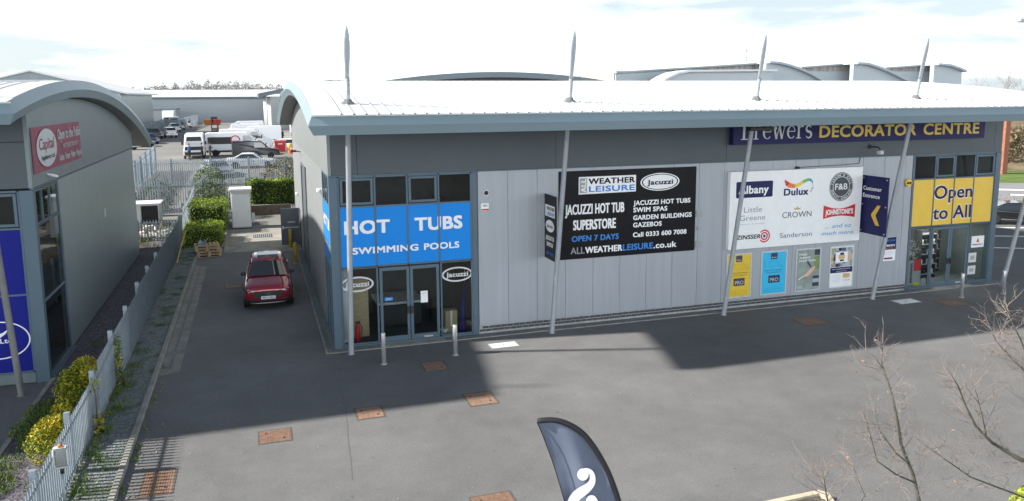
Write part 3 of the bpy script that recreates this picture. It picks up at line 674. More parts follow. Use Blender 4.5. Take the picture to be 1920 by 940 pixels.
s_ = thing('brand_board', 'large white board carrying nine paint brand logos', 'sign', (16.9, YF, 2.36))
board(s_, 'panel', 16.91, 23.03, 2.36, 5.345, YF-.2, YF-.001, white, .012)
yb_ = YF-.206; m = MB()
MI = {'navy': 0, 'white': 1, 'red': 2, 'orange': 3, 'yel': 4, 'green': 5, 'cyan': 6, 'charcoal': 7, 'grey': 8, 'gold': 9, 'slate': 10}
pal = [navy, white, red, mat('orange_print', (.80, .18, .03), .5, var=0), mat('yellow_print', (.75, .60, .05), .5, var=0), mat('green_print', (.20, .45, .10), .5, var=0), mat('cyan_print', (.02, .33, .62), .5, var=0),
       mat('charcoal_print', (.06, .075, .09), .5, var=0), mat('grey_print', (.27, .30, .33), .5, var=0), mat('gold_print', (.55, .38, .16), .5, var=0), mat('slate_print', (.10, .13, .24), .5, var=0)]
C_ = lambda n: setattr(m, 'cur', MI[n])
def Q(x0, x1, z0, z1, y): m.quad((x0, y, z0), (x1, y, z0), (x1, y, z1), (x0, y, z1))
C_('navy'); r = .06; m.poly([(17.17+cx+r*cos(a), yb_+.003, 4.335+cz+r*sin(a)) for cx, cz, a0 in ((1.63-r, r, -90), (1.63-r, .62-r, 0), (r, .62-r, 90), (r, r, 180)) for a in [radians(a0+i*15) for i in range(7)]])
C_('white'); m.text('Albany', (17.28, yb_, 4.49), 1.33, .33, bold=.05)
C_('navy'); m.text('Dulux', (19.31, yb_, 4.34), 1.13, .29, bold=.06)
wave = [(19.34, 4.97), (19.40, 4.84), (19.5, 4.76), (19.65, 4.71), (19.82, 4.70), (20.0, 4.75), (20.17, 4.84), (20.33, 4.91), (20.47, 4.93), (20.58, 4.87), (20.63, 4.78)]; ww = [.01, .16, .20, .17, .14, .13, .12, .12, .12, .08, .03]
for i, c in enumerate(('red', 'red', 'orange', 'orange', 'yel', 'yel', 'green', 'green', 'cyan', 'cyan')): C_(c); m.stroke(wave[i:i+2], ww[i:i+2], (0, yb_-.0004*i, 0), 1.)
C_('slate'); m.stroke([(20.63, 4.78), (20.65, 4.66), (20.6, 4.52), (20.57, 4.42)], .014, (0, yb_, 0), 1.); m.stroke([(20.53, 4.60), (20.62, 4.55), (20.68, 4.60)], .016, (0, yb_-.001, 0), 1.); m.stroke([(20.50, 4.44), (20.6, 4.52)], .014, (0, yb_-.002, 0), 1.)
cx, cz = 22.0, 4.585
C_('charcoal'); m.disc((cx, yb_+.003, cz), .57, .575); C_('white'); m.ring((cx, yb_+.001, cz), .545, .53); m.ring((cx, yb_+.001, cz), .405, .385); C_('charcoal')
C_('white'); m.text('F&B', (cx, yb_, cz-.12), .6, .26, bold=.03, align='c')
def arc_text(s, a0, a1, r, h, up=1):
    for i, ch in enumerate(s):
        a = radians(a0+(a1-a0)*i/(len(s)-1)); e = (cos(a), 0, sin(a)); tn = (sin(a), 0, -cos(a))
        u = Vector(tn)*up; v = Vector(e)*up
        if ch != ' ': m.text(ch, Vector((cx, yb_, cz))+Vector(e)*(r if up > 0 else r+h), None, h, u, v, bold=.02, align='c')
arc_text('FARROW & BALL', 165, 15, .425, .085); arc_text('DORSET ENGLAND', 198, 342, .425, .085, -1)
C_('grey'); m.text('Little', (17.54, yb_, 3.77), .81, .22); m.text('Greene', (17.37, yb_, 3.46), 1.14, .215); m.text('PAINT & PAPER', (17.40, yb_, 3.30), 1.1, .035)
C_('charcoal'); m.text('CROWN', (19.28, yb_, 3.47), 1.36, .235); C_('gold'); m.poly([(19.83, yb_, 3.77), (20.10, yb_, 3.77), (20.12, yb_, 3.86), (20.04, yb_, 3.81), (19.965, yb_, 3.90), (19.89, yb_, 3.81), (19.81, yb_, 3.86)])
C_('red'); n = 12; m.poly([(21.2+1.53*i/n, yb_+.003, 3.87-.16*sin(pi*i/n)) for i in range(n+1)]+[(22.73-1.53*i/n, yb_+.003, 3.33+.09*sin(pi*i/n)) for i in range(n+1)])
C_('white'); m.text("JOHNSTONE'S", (21.965, yb_, 3.48), 1.34, .22, bold=.06, align='c')
C_('charcoal'); m.text('ZINSSER', (17.24, yb_, 2.735), 1.08, .18, bold=.06, shear=.2)
C_('red'); m.ring((18.50, yb_, 2.815), .255, .20, a0=radians(-140), a1=radians(140)); m.ring((18.50, yb_, 2.815), .16, .105); C_('charcoal'); m.disc((18.50, yb_, 2.815), .06, .06)
C_('slate'); m.text('Sanderson', (19.21, yb_, 2.69), 1.49, .20)
C_('cyan'); m.text('... and so', (21.32, yb_, 2.94), 1.25, .18, bold=.008, shear=.22); m.text('much more.', (21.16, yb_, 2.665), 1.58, .17, bold=.008, shear=.22)
m.build('print', pal, s_)
m = MB(); m.tube([(20.0, YF-.05, 5.40), (21.9, YF-.02, 5.42), (22.95, YF-.02, 5.46), (23.02, YF-.02, 5.69)], .012, 6); m.box(19.93, 20.05, YF-.14, YF, 5.355, 5.44); m.build('cable', dark, s_)

s_ = thing('projecting_sign', 'navy projecting sign reading Customer Entrance with a yellow arrow', 'sign', (23.18, YF, 2.68))
m = MB(); m.box(23.14, 23.19, 24.06, YF-.06, 2.68, 5.0); m.build('panel', navy, s_, bevel=.005)
m = MB()
for z in (2.86, 3.85, 4.8): m.box(23.15, 23.18, YF-.06, YF, z, z+.06); 
for z in (2.78, 3.84, 4.90): m.lathe((23.14, 24.13, z), [(.03, -.015), (.03, 0)], 10, 'x'); m.lathe((23.14, 25.36, z), [(.03, -.015), (.03, 0)], 10, 'x')
m.build('bracket', steel, s_)
m = MB(); xx = 23.134; m.text('Customer', (xx, 25.36, 4.42), .98, .17, U_, bold=.05); m.text('Entrance', (xx, 25.36, 4.13), .90, .17, U_, bold=.05)
m.cur = 1; m.poly([(xx, 24.38, 3.87), (xx, 24.55, 3.87), (xx, 24.85, 3.50), (xx, 24.85, 3.42), (xx, 24.60, 3.07), (xx, 24.40, 3.07), (xx, 24.63, 3.46)]); m.build('lettering', [white, yellow], s_)

def poster(label, x0, x1, z0, z1, draw, mats_):
    p = thing('poster', label, 'poster', (x0, YF, z0), 'framed posters on the wall under the white board')
    f = .05; m = MB(); y0, y1 = YF-.035, YF-.001
    m.box(x0, x0+f, y0, y1, z0, z1); m.box(x1-f, x1, y0, y1, z0, z1); m.box(x0+f, x1-f, y0, y1, z0, z0+f); m.box(x0+f, x1-f, y0, y1, z1-f, z1); m.build('frame', mat('poster_frame', (.62, .65, .66), .35, .4), p, bevel=.004)
    global cur_m; m = MB(); m.box(x0+f, x1-f, YF-.018, YF-.002, z0+f, z1-f); draw(m, lambda a: x0+a*(x1-x0), lambda b: z0+b*(z1-z0), YF-.021); m.build('sheet', mats_, p)
def rect(m, X, Z, y, a0, a1, b0, b1, c): m.cur = c; m.quad((X(a0), y, Z(b0)), (X(a1), y, Z(b0)), (X(a1), y, Z(b1)), (X(a0), y, Z(b1)))
def ten(m, X, Z, y):
    rect(m, X, Z, y, .37, .62, .81, .95, 1); m.cur = 2; m.text('Brewers', (X(.40), y-.002, Z(.84)), .22, .05, bold=.03)
    for k, (rr) in enumerate((.012,)):
        m.cur = 3; m.text('10%', (X(.14), y-.001, Z(.63)), .84, .26, bold=-.0); m.cur = 0; m.text('10%', (X(.155), y-.003, Z(.638)), .80, .235, bold=-.02)
    m.cur = 1; m.text('FREE NEXT DAY DELIVERY', (X(.14), y-.001, Z(.545)), .82, .05); m.text('WHEN YOU SPEND £100', (X(.2), y-.001, Z(.495)), .7, .045)
    rect(m, X, Z, y, .30, .74, .27, .44, 1); m.cur = 2; m.text('PRO', (X(.36), y-.003, Z(.30)), .38, .15, bold=.0)
    m.cur = 3
    for k in range(4): m.text('Terms and conditions apply in all our stores', (X(.15), y-.001, Z(.16-.035*k)), .8, .022)
poster('yellow framed poster with 10% offer, below the white board', 16.98, 18.11, .41, 2.16, ten, [mat('yellow_poster', (.72, .50, .03), .5, var=.06, scale=6), mat('dark_print', (.05, .045, .08), .5, var=0), offwhite, mat('ochre_print', (.42, .28, .02), .5, var=0)])
poster('light blue framed poster with 10% offer', 18.54, 19.74, .41, 2.16, ten, [mat('cyan_poster', (.03, .47, .75), .5, var=.08, scale=8), mat('navy_print', (.02, .03, .10), .5, var=0), offwhite, mat('teal_print', (.01, .22, .45), .5, var=0)])
def tool(m, X, Z, y):
    rect(m, X, Z, y, .74, .95, .83, .96, 1); m.cur = 2
    for t_, z, w_ in (('FREE', .84, .36), ('ALBANY', .765, .55), ('MULTI TOOL', .69, .80)): m.text(t_, (X(.13), y-.001, Z(z)), w_, .085, bold=.03)
    rect(m, X, Z, y, .72, .95, .50, .80, 5)
    m.cur = 3; m.stroke([(X(.36), Z(.36)), (X(.45), Z(.38)), (X(.6), Z(.46)), (X(.78), Z(.56))], [.05, .15, .16, .06], (0, y-.002, 0), 1.); m.cur = 1; m.stroke([(X(.45), Z(.70)), (X(.62), Z(.55))], .07, (0, y-.003, 0), 1.); m.cur = 2; m.stroke([(X(.12), Z(.28)), (X(.36), Z(.37))], .035, (0, y-.004, 0), 1.)
    rect(m, X, Z, y-.001, .70, .97, .10, .35, 1); rect(m, X, Z, y-.002, .70, .97, .19, .28, 4); rect(m, X, Z, y, .08, .3, .06, .14, 4)
poster('framed grey poster reading FREE ALBANY MULTI TOOL with a pocket knife', 20.16, 21.35, .41, 2.15, tool, [mat('sage_poster', (.26, .31, .28), .5, var=.25, scale=3), mat('dark_print2', (.03, .035, .06), .5, var=0), white, mat('peach_print', (.72, .44, .30), .5, var=0), mat('mist_print', (.35, .42, .46), .5, var=0), mat('moss_print', (.20, .27, .10), .5, var=.3, scale=12)])
def many(m, X, Z, y):
    rr = random.Random(5)
    for i in range(9):
        for j in range(6): rect(m, X, Z, y, .06+i*.098, .06+(i+1)*.098, .50+j*.075, .50+(j+1)*.075, rr.choice([1, 2, 3, 4, 5, 6]))
    rect(m, X, Z, y-.001, .24, .74, .60, .85, 0); rect(m, X, Z, y-.002, .36, .62, .68, .78, 3); rect(m, X, Z, y-.002, .42, .58, .78, .83, 1); rect(m, X, Z, y-.002, .42, .58, .63, .67, 1)
    rect(m, X, Z, y-.001, .045, .955, .36, .49, 1); m.cur = 0; m.text('PAINT WALLPAPER AND SUNDRIES', (X(.12), y-.002, Z(.435)), .9, .04); m.text('TRADE AND RETAIL', (X(.3), y-.002, Z(.385)), .5, .035)
    m.cur = 5
    for k in range(5): m.text('in store and online', (X(.1), y-.001, Z(.29-.035*k)), .42, .022)
    rect(m, X, Z, y, .58, .86, .23, .33, 3); m.cur = 1; m.text('01 02 03', (X(.6), y-.001, Z(.16)), .32, .05)
poster('framed poster with a mosaic of photos above a navy band and white text area', 21.78, 22.98, .41, 2.16, many, [white, navy, mat('pastel_print', (.40, .46, .50), .5), mat('amber_print', (.70, .42, .16), .5), mat('dark_photo_print', (.07, .09, .12), .5), mat('mid_print', (.25, .30, .34), .5), mat('khaki_print', (.32, .33, .20), .5)])
s_ = thing('welcome_sign', 'small navy and white sign reading Welcome to Brewers beside the right-hand entrance', 'sign', (24.37, YF, 1.35))
board(s_, 'panel', 24.37, 25.08, 1.35, 2.35, YF-.03, YF-.001, white)
m = MB(); yb_ = YF-.034; m.cur = 0; Q(24.375, 25.075, 1.83, 2.345, yb_); m.cur = 1; m.text('Welcome', (24.72, yb_-.002, 2.18), .58, .1, shear=.2, align='c', bold=.02); m.cur = 2; m.text('Brewers', (24.72, yb_-.002, 1.96), .58, .13, align='c', bold=.04); m.cur = 3; m.stroke([(24.48, 1.88), (24.72, 1.90), (24.96, 1.88)], .02, (0, yb_-.002, 0), 1.)
m.cur = 4
for k in range(3): m.text('Monday to Friday 7.30 - 5.00', (24.72, yb_, 1.74-.06*k), .5, .025, align='c')
m.cur = 5; Q(24.5, 24.93, 1.43, 1.50, yb_); m.build('print', [navy, signblue, white, mat('orange_print', (.8, .18, .03)), signgrey, mat('maroon_print', (.16, .02, .04), .5, var=0)], s_)
s_ = thing('banner', 'red banner reading Capital Appliances Ltd, Open to the Public, on the grey gable wall', 'banner', (LX1, 25.4, 6.08))
B0 = AX(55.8, 240, LX1+.05); xx = LX1+.062; y0_, y1_, z0_, z1_ = 25.42, 32.12, 6.085, 7.405
m = MB(); n = 14
for i in range(n):
    f = lambda k: (xx-.012+.012*sin(k*2.1)); a, b = y0_+(y1_-y0_)*i/n, y0_+(y1_-y0_)*(i+1)/n
    m.quad((f(i), a, z0_), (f(i+1), b, z0_), (f(i+1), b, z1_), (f(i), a, z1_))
m.build('sheet', mat('faded_red_banner', (.32, .09, .125), .7, var=.12, scale=1.5), s_)
m = MB(); V_ = (0, 1, 0); xx += .014; m.disc((xx, 27.05, 6.76), 1.24, .57, V_, (0, 0, 1)); m.cur = 1
m.text('Capital', (xx+.004, 26.1, 6.72), 1.85, .36, V_, bold=.02, shear=.15); m.cur = 2; m.text('Appliances Ltd', (xx+.004, 26.25, 6.42), 1.65, .15, V_, bold=.02); m.cur = 0
m.text('Open to the Public', (xx, 28.5, 6.92), 3.5, .36, V_, bold=.04); m.text('VAST SELECTION OF', (xx, 29.1, 6.62), 2.3, .15, V_, bold=.02); m.text('Cookers · Freezers · Washers · Fridges etc.', (xx, 28.5, 6.24), 3.5, .24, V_, bold=.04)
m.build('lettering', [offwhite, mat('crimson_print', (.30, .03, .06), .5, var=0), black], s_)

# ================================================================== MASTS, LIGHTS, BOLLARDS, COVERS
def mast(label, x, y, roofA, group='leaning roof masts'):
    t = thing('roof_mast', label, 'mast', (x, y, 0), group)
    P = lambda z, dx=0.: (x+dx, y-.19*z, z)
    m = MB(); m.tube([P(0), P(.02), P(7.9), P(8.75)], [.10, .088, .080, .068], 14); m.build('pole', mastm, t)
    m = MB(); zz = [8.7, 8.9, 9.15, 9.45, 9.75, 9.98, 10.12, 10.2]; ww = [.069, .070, .078, .092, .088, .064, .036, .010]
    rows = []
    for z, w_ in zip(zz, ww): rows.append(m.add(*[(x+w_*cos(2*pi*j/12), y-.19*z+min(w_, .07)*.62*sin(2*pi*j/12), z) for j in range(12)]))
    for a, b in zip(rows, rows[1:]):
        for j in range(12): m.face((a[j], a[(j+1) % 12], b[(j+1) % 12], b[j]), True)
    m.face(rows[0][::-1]); m.face(rows[-1]); m.build('blade_tip', mastm, t)
    yy = y-.19*8.0; zr = roofA.z(yy)+.30
    m = MB(); m.lathe((x, yy, zr), [(.20, -.08), (.19, .02), (.13, .07), (.10, .13)], 14); m.build('roof_collar', mat('collar_grey', (.14, .145, .15), .8, var=.3, scale=6), t)
    m = MB(); m.lathe((x, y, 0), [(.125, 0), (.125, .008), (.10, .01)], 14); m.build('base_plate', mastm, t)
    return t
ml = ['leaning roof mast in front of the HOT TUBS windows', 'leaning roof mast beside the black advert board', 'leaning roof mast in front of the white brand board, with a lamp under the eaves', 'leaning roof mast in front of the Customer Entrance sign', 'leaning roof mast beyond the Open to All entrance']
for i, l in enumerate(ml): mast(l, 2.63+6.93*i, 24.83, AR)
mastm = mat('left_mast_grey', (.17, .17, .165), .6, .1, var=.12, scale=3)  # left-hand mast in a darker, rougher grey than the others
mast('leaning grey mast in front of the dark blue panels of the left-hand unit', -6.55, 24.25, AL)
t = thing('eave_lamp', 'dark flat lamp fixed to a mast under the eaves, over the Brewers lettering', 'lamp', (16.5, 23.5, 7.05))
ea, eb = AY(1403, 242, 23.3), AY(1448, 241, 23.3); m = MB(); m.box(ea.x, eb.x, 23.16, 23.46, ea.z-.07, ea.z+.06); m.build('housing', dark, t, bevel=.02)
m = MB(); m.lathe((eb.x, 23.3, ea.z+.01), [(.07, 0), (.075, .04), (.06, .16), (.03, .17)], 12, 'x'); m.build('sensor', offwhite, t)

def bollard(label, x, y, h=1.0, r=.072, mt=None, group='steel bollards in front of the shop doors'):
    t = thing('bollard', label, 'bollard', (x, y, 0), group)
    m = MB(); m.lathe((x, y, 0), [(r, 0), (r, h-.03), (r*.9, h-.005), (r*.6, h)], 18); m.build('post', mt or steel, t)
    m = MB(); m.lathe((x, y, 0), [(r*1.5, 0), (r*1.5, .012), (r*1.02, .014)], 18); m.build('foot_plate', mt or steel, t)
bollard('stainless bollard in front of the HOT TUBS double door', 3.48, 23.55)
bollard('stainless bollard by the window with the cardboard box', 5.79, 23.65)
bollard('stainless bollard in front of the Open to All double door', 27.0, 23.85)
bollard('stainless bollard beside the farthest mast at the end of the shop', 29.05, 23.7)
yb = mat('bollard_yellow', (.58, .40, .035), .6, var=.15, scale=4)
bollard('yellow bollard nearest the red car', 1.68, 40.1, 1.05, .085, yb, 'yellow bollards by the side doors')
bollard('yellow bollard in front of the open grey door', 1.62, 44.3, 1.05, .085, yb, 'yellow bollards by the side doors')

def cover(label, x, y, w_, d_, kind='rust', rz=0., split=False):
    t = thing('manhole_cover', label, 'manhole cover', (0, 0, 0), 'covers set in the forecourt')
    f = .045; m = MB()
    a, b, c, d = -w_/2, w_/2, -d_/2, d_/2
    m.box(a-f, a, c-f, d+f, -.02, .007); m.box(b, b+f, c-f, d+f, -.02, .007); m.box(a, b, c-f, c, -.02, .007); m.box(a, b, d, d+f, -.02, .007)
    m.build('rim', iron if kind == 'rust' else mat('rim_grey', (.42, .42, .41), .8), t)
    m = MB()
    if kind == 'rust' and split:
        k = int(w_/.05)
        for i in range(k):
            for j in range(int(d_/.05)): m.box(a+.004+i*.05, a+.044+i*.05, c+.004+j*.05, c+.044+j*.05, -.02, .012)
        m.box(a+.003, b-.003, c+.003, d-.003, -.02, .006)
    else: m.box(a+.004, b-.004, c+.004, d-.004, -.02, .010)
    m.build('lid', rust if kind == 'rust' else white, t)
    m = MB()
    for sx, sy in ((-.3, .25), (.3, -.25)) if kind == 'rust' else ((0, 0),): m.box(sx*w_-.025, sx*w_+.025, sy*d_-.03, sy*d_+.03, .0, .016)
    m.build('key_hole', dark, t)
    place(t, x, y, 0, rz)
cover('rusty cover between the two bollards, nearest the HOT TUBS door', 4.92, 22.83, .66, .74)
cover('rusty cover half in the shade, biggest of the plain ones', 5.54, 19.82, .74, .86)
cover('rusty cover on the edge of the shade, between two other rusty covers', 2.52, 19.85, .66, .72)
cover('pale ribbed rusty cover out in the sun left of the middle', .12, 19.16, .72, .72, split=True)
cover('rusty cover crossed by the striped shadow of the fence', -2.34, 17.5, .60, 1.1, split=True)
cover('rusty cover cut by the lower edge of the picture, beside the feather flag', 4.28, 14.3, .82, .8, split=True)
cover('rusty cover in the shade below the yellow and blue posters', 18.99, 23.05, .95, .8)
cover('rusty cover in front of the Open to All entrance', 25.93, 23.3, .95, .7)
cover('small rusty cover beside the red car', -1.2, 35.83, .62, .5)
cover('white cover in the sunlit gap near the second mast', 7.56, 24.1, .86, .42, 'white')
cover('white cover in the shade beside the Customer Entrance mast', 24.42, 24.1, .95, .5, 'white')
t = thing('drain_grate', 'slotted steel drain grate in the concrete by the open grey door', 'drain', (.2, 48.9, 0))
m = MB(); m.box(-.35, .75, 48.3, 49.5, 0, .012); m.build('frame', iron, t)
m = MB()
for k in range(9): m.box(-.30+k*.115, -.235+k*.115, 48.36, 49.44, .012, .03)
m.build('grate', galv, t)

# wall fittings
def fitting(name, label, cat, loc): return thing(name, label, cat, loc)
t = fitting('alarm_box', 'yellow hexagonal alarm bell box on the wall beside the yellow panels', 'alarm', (25.5, YF, 4.58))
m = MB(); m.prism([(25.5+.19*cos(a), 4.58+.19*sin(a)) for a in [radians(60*i) for i in range(6)]], 'y', YF-.09, YF-.001); m.build('case', yellow, t, bevel=.02)
m = MB(); m.box(25.38, 25.62, YF-.096, YF-.088, 4.53, 4.62); m.build('label_plate', dark, t)
t = fitting('alarm_box', 'white alarm box with a red edge on the wall beside the HOT TUBS windows', 'alarm', (7.35, YF, 4.5))
m = MB(); m.box(7.2, 7.5, YF-.08, YF-.001, 4.36, 4.62); m.build('case', white, t, bevel=.03)
m = MB(); m.box(7.22, 7.48, YF-.086, YF-.078, 4.375, 4.42); m.cur = 1; m.text('ADT', (7.35, YF-.085, 4.5), .16, .06, bold=.03, align='c'); m.build('print', [red, black], t)
t = fitting('security_camera', 'small white dome camera high on the silver wall above the alarm box', 'camera', (7.41, YF, 4.96))
m = MB(); m.lathe((7.41, YF, 4.96), [(.10, -.05), (.10, -.001)], 16, 'y'); m.build('base', white, t)
m = MB(); m.lathe((7.41, YF-.05, 4.96), [(.02, -.075), (.05, -.06), (.075, -.02), (.08, 0)], 16, 'y'); m.build('dome', dark, t)
t = fitting('floodlight', 'small floodlight hanging on an arm over the silver wall near the yellow entrance', 'light', (23.68, 24.9, 5.84))
m = MB(); m.tube([(23.45, YF-.06, 6.12), (23.45, 25.0, 6.12), (23.45, 24.92, 6.0)], .025, 8); m.lathe((23.45, YF-.03, 6.12), [(.09, -.04), (.09, 0)], 12, 'y'); m.build('arm', dark, t)
m = MB(); m.box(23.36, 23.58, 24.83, 25.03, 5.84, 6.0); m.build('head', offwhite, t, bevel=.03)
for i, (z, l) in enumerate(((3.81, 'top'), (3.24, 'middle'), (2.63, 'lowest'))):
    t = thing('wall_vent', f'{l} of the three louvred vents at the right edge of the black advert board', 'vent', (15.72, YF, z), 'vents beside the black advert board')
    h_ = .13 if i != 1 else .08; w_ = .13 if i != 1 else .08
    m = MB(); m.box(15.72-w_, 15.72+w_, YF-.03, YF-.001, z-h_, z+h_); m.build('frame', mat('vent_grey', (.35, .37, .38), .5), t)
    m = MB()
    for k in range(5): m.box(15.72-w_+.02, 15.72+w_-.02, YF-.042, YF-.03, z-h_+.02+k*(2*h_-.04)/5, z-h_+.02+k*(2*h_-.04)/5+h_*.2)
    m.build('louvre', signgrey, t)
for l, y, z in (('white bulkhead light on the side wall beside the blue corner panel', 28.9, 4.9), ('white bulkhead light on the side wall above the open grey door', 45.2, 2.9)):
    t = thing('bulkhead_light', l, 'light', (RX0, y, z)); m = MB(); m.box(RX0-.16, RX0-.03, y-.16, y+.16, z-.09, z+.06); m.build('body', white, t, bevel=.04)
    m = MB(); m.box(RX0-.035, RX0, y-.10, y+.10, z-.07, z+.05); m.build('back_plate', offwhite, t)
t = thing('wall_camera', 'dark camera on the side wall above the tall grey shutter', 'camera', (RX0, 41.0, 5.5))
m = MB(); m.tube([(RX0, 41, 5.5), (RX0-.25, 41, 5.55)], .025, 6); m.build('bracket', dark, t); m = MB(); m.box(RX0-.48, RX0-.2, 40.93, 41.07, 5.5, 5.6); m.build('body', dark, t, bevel=.02)
t = thing('wall_camera', 'white camera under the red banner on the grey gable wall', 'camera', (LX1, 27, 5.95))
m = MB(); m.tube([(LX1, 26.9, 5.98), (LX1+.12, 26.9, 5.94)], .03, 6); m.build('bracket', white, t); m = MB(); m.obox((LX1+.15, 26.9, 5.93), (.45, .85, -.25), (-.85, .45, 0), (0, 0, 1), -.02, .26, -.04, .04, -.04, .04); m.build('body', white, t, bevel=.015)
t = thing('wall_label', 'tiny white label plate on the grey side wall', 'label', (LX1, 36, 3.6)); m = MB(); m.box(LX1+.0, LX1+.02, 35.85, 36.1, 3.35, 3.7); m.build('plate', offwhite, t)

# ================================================================== THINGS BEHIND THE GLASS
t = thing('wooden_screen', 'pale wooden panel standing inside the left window', 'panel', (3.05, 26.6, .03)); m = MB(); m.box(2.75, 3.45, 26.5, 26.56, .03, 2.1); m.build('board', timber, t)
m = MB(); m.box(2.72, 2.76, 26.5, 27.1, .03, 2.1); m.build('side', timber, t)
t = thing('column', 'white column standing inside the left window', 'column', (2.65, 26.2, .03)); m = MB(); m.lathe((2.68, 26.2, .03), [(.16, 0), (.16, 2.55)], 16); m.build('shaft', white, t); m = MB(); m.box(2.5, 2.86, 26.02, 26.38, .03, .1); m.build('base', white, t)
t = thing('fire_extinguisher', 'red fire extinguisher on the floor behind the left window', 'extinguisher', (3.0, 26.0, .03)); m = MB(); m.lathe((3.0, 26.0, .03), [(.09, 0), (.09, .5), (.04, .6), (.03, .64)], 14); m.build('cylinder', red, t); m = MB(); m.box(2.94, 3.08, 25.97, 26.03, .66, .72); m.tube([(3.05, 26, .68), (3.15, 26, .5), (3.12, 26, .25)], .015, 6); m.build('valve', dark, t)
t = thing('hot_tub', 'dark hot tub standing behind the HOT TUBS double door', 'hot tub', (4.7, 27.9, .03)); m = MB(); m.box(3.9, 5.5, 27.3, 28.8, .03, .85); m.build('cabinet', dark, t, bevel=.05); m = MB(); m.box(3.85, 5.55, 27.25, 28.85, .85, .95); m.build('shell_rim', offwhite, t, bevel=.04)
cb = mat('cardboard', (.34, .25, .15), .85, var=.1)
t = thing('cardboard_box', 'brown cardboard box standing behind the right-hand shop window', 'box', (6.2, 26.0, .03)); m = MB(); m.box(6.0, 6.42, 25.85, 26.2, .03, .85); m.build('carton', cb, t, bevel=.01); m = MB(); m.box(6.18, 6.24, 25.845, 25.85, .3, .85); m.build('tape', offwhite, t)
t = thing('pot', 'small white pot on the floor beside the cardboard box', 'pot', (5.98, 25.75, .03)); m = MB(); m.lathe((5.93, 25.78, .03), [(.09, 0), (.12, .2), (.13, .22)], 14); m.build('bowl', offwhite, t); m = MB(); m.lathe((5.93, 25.78, .03), [(.135, .16), (.14, .2), (.13, .23)], 14); m.build('rim', offwhite, t)
t = thing('folded_parasol', 'blue folded parasol leaning inside the right-hand shop window', 'parasol', (6.65, 25.9, .03)); m = MB(); m.tube([(6.6, 25.85, .05), (6.66, 25.95, .8), (6.75, 26.05, 1.8)], [.09, .06, .02], 10); m.build('canopy', royal, t); m = MB(); m.tube([(6.75, 26.05, 1.8), (6.78, 26.08, 2.3)], .015, 6); m.build('pole', steel, t)
t = thing('notice', 'white paper notice stuck on the right leaf of the HOT TUBS door', 'notice', (5.2, YF, 1.5)); m = MB(); m.box(5.08, 5.32, YF+.008, YF+.017, 1.32, 1.72); m.build('paper', white, t); m = MB(); m.text('OPENING TIMES', (5.2, YF+.006, 1.63), .18, .03, align='c'); m.build('print', signblue, t)
t = thing('notice', 'small blue sticker on the left leaf of the HOT TUBS door', 'notice', (3.95, YF, 1.5)); m = MB(); m.box(3.86, 4.14, YF+.008, YF+.017, 1.48, 1.60); m.build('paper', signblue, t); m = MB(); m.text('PULL', (4.0, YF+.006, 1.52), .16, .05, align='c'); m.build('print', white, t)
for i, (x, y) in enumerate(((28.35, 27.1), (29.4, 27.9))):
    t = thing('display_shelf', ['shelf unit of paint tins inside the paint shop, nearer the window', 'shelf unit of paint tins deeper inside the paint shop, by the side wall'][i], 'shelf', (x, y, .03), 'shelf units inside the paint shop')
    m = MB(); m.box(x-.45, x-.42, y-.2, y+.2, .03, 2.2); m.box(x+.42, x+.45, y-.2, y+.2, .03, 2.2); m.box(x-.45, x+.45, y+.18, y+.2, .03, 2.2); m.build('upright', inner, t)
    m = MB(); [m.box(x-.42, x+.42, y-.2, y+.18, z, z+.03) for z in (.2, .65, 1.1, 1.55, 2.0)]; m.build('shelf', signgrey, t)
    m = MB()
    for z in (.23, .68, 1.13, 1.58):
        for k in range(4): m.cur = random.choice((0, 0, 1, 2)); m.lathe((x-.32+k*.21, y-.08, z), [(.085, 0), (.085, .2)], 10)
    m.build('paint_tins', [offwhite, navy, dark], t)
t = thing('blossom_plant', 'white blossom display inside the window left of the entrance door', 'plant', (26.4, 25.85, .03)); m = MB(); m.tube([(26.3, 25.85, .9), (26.35, 25.85, 1.4), (26.45, 25.85, 1.9)], [.03, .02, .01], 6); m.tube([(26.35, 25.85, 1.3), (26.2, 26.05, 1.7)], .012, 6); m.build('stem', bark, t)
m = MB(); [m.leaf((26.33+random.gauss(0, .17), 25.85+random.gauss(0, .1), random.uniform(1.2, 2.05)), .085, 0) for _ in range(260)]; m.build('blossom', offwhite, t)
t = thing('display_stand', 'grey display stand with a red offer sheet inside the window left of the entrance', 'stand', (26.45, 25.76, .03)); m = MB(); m.box(25.85, 26.75, 25.72, 25.8, .03, 1.2); m.build('board', signgrey, t, bevel=.01)
m = MB(); m.box(26.35, 26.72, 25.705, 25.718, .75, 1.25); m.cur = 1; m.box(26.35, 26.7, 25.705, 25.718, .06, .25); m.cur = 2; m.text('BRUSHES', (26.27, 25.70, .25), .85, .11, (0, 0, 1), (-1, 0, 0), bold=.03); m.build('print', [red, mat('lime_print', (.55, .55, .04), .5), black], t)
t = thing('notice', 'white notice with a red triangle on the window right of the entrance door', 'notice', (29.6, YF, 1.9)); m = MB(); m.box(29.22, 29.92, YF+.018, YF+.028, 1.6, 2.1); m.build('paper', white, t); m = MB(); m.poly([(29.48, YF+.015, 1.83), (29.66, YF+.015, 1.83), (29.57, YF+.015, 2.02)]); m.cur = 1; m.text('Benjamin Moore', (29.57, YF+.015, 1.70), .56, .075, align='c', bold=.02); m.build('print', [red, navy], t)
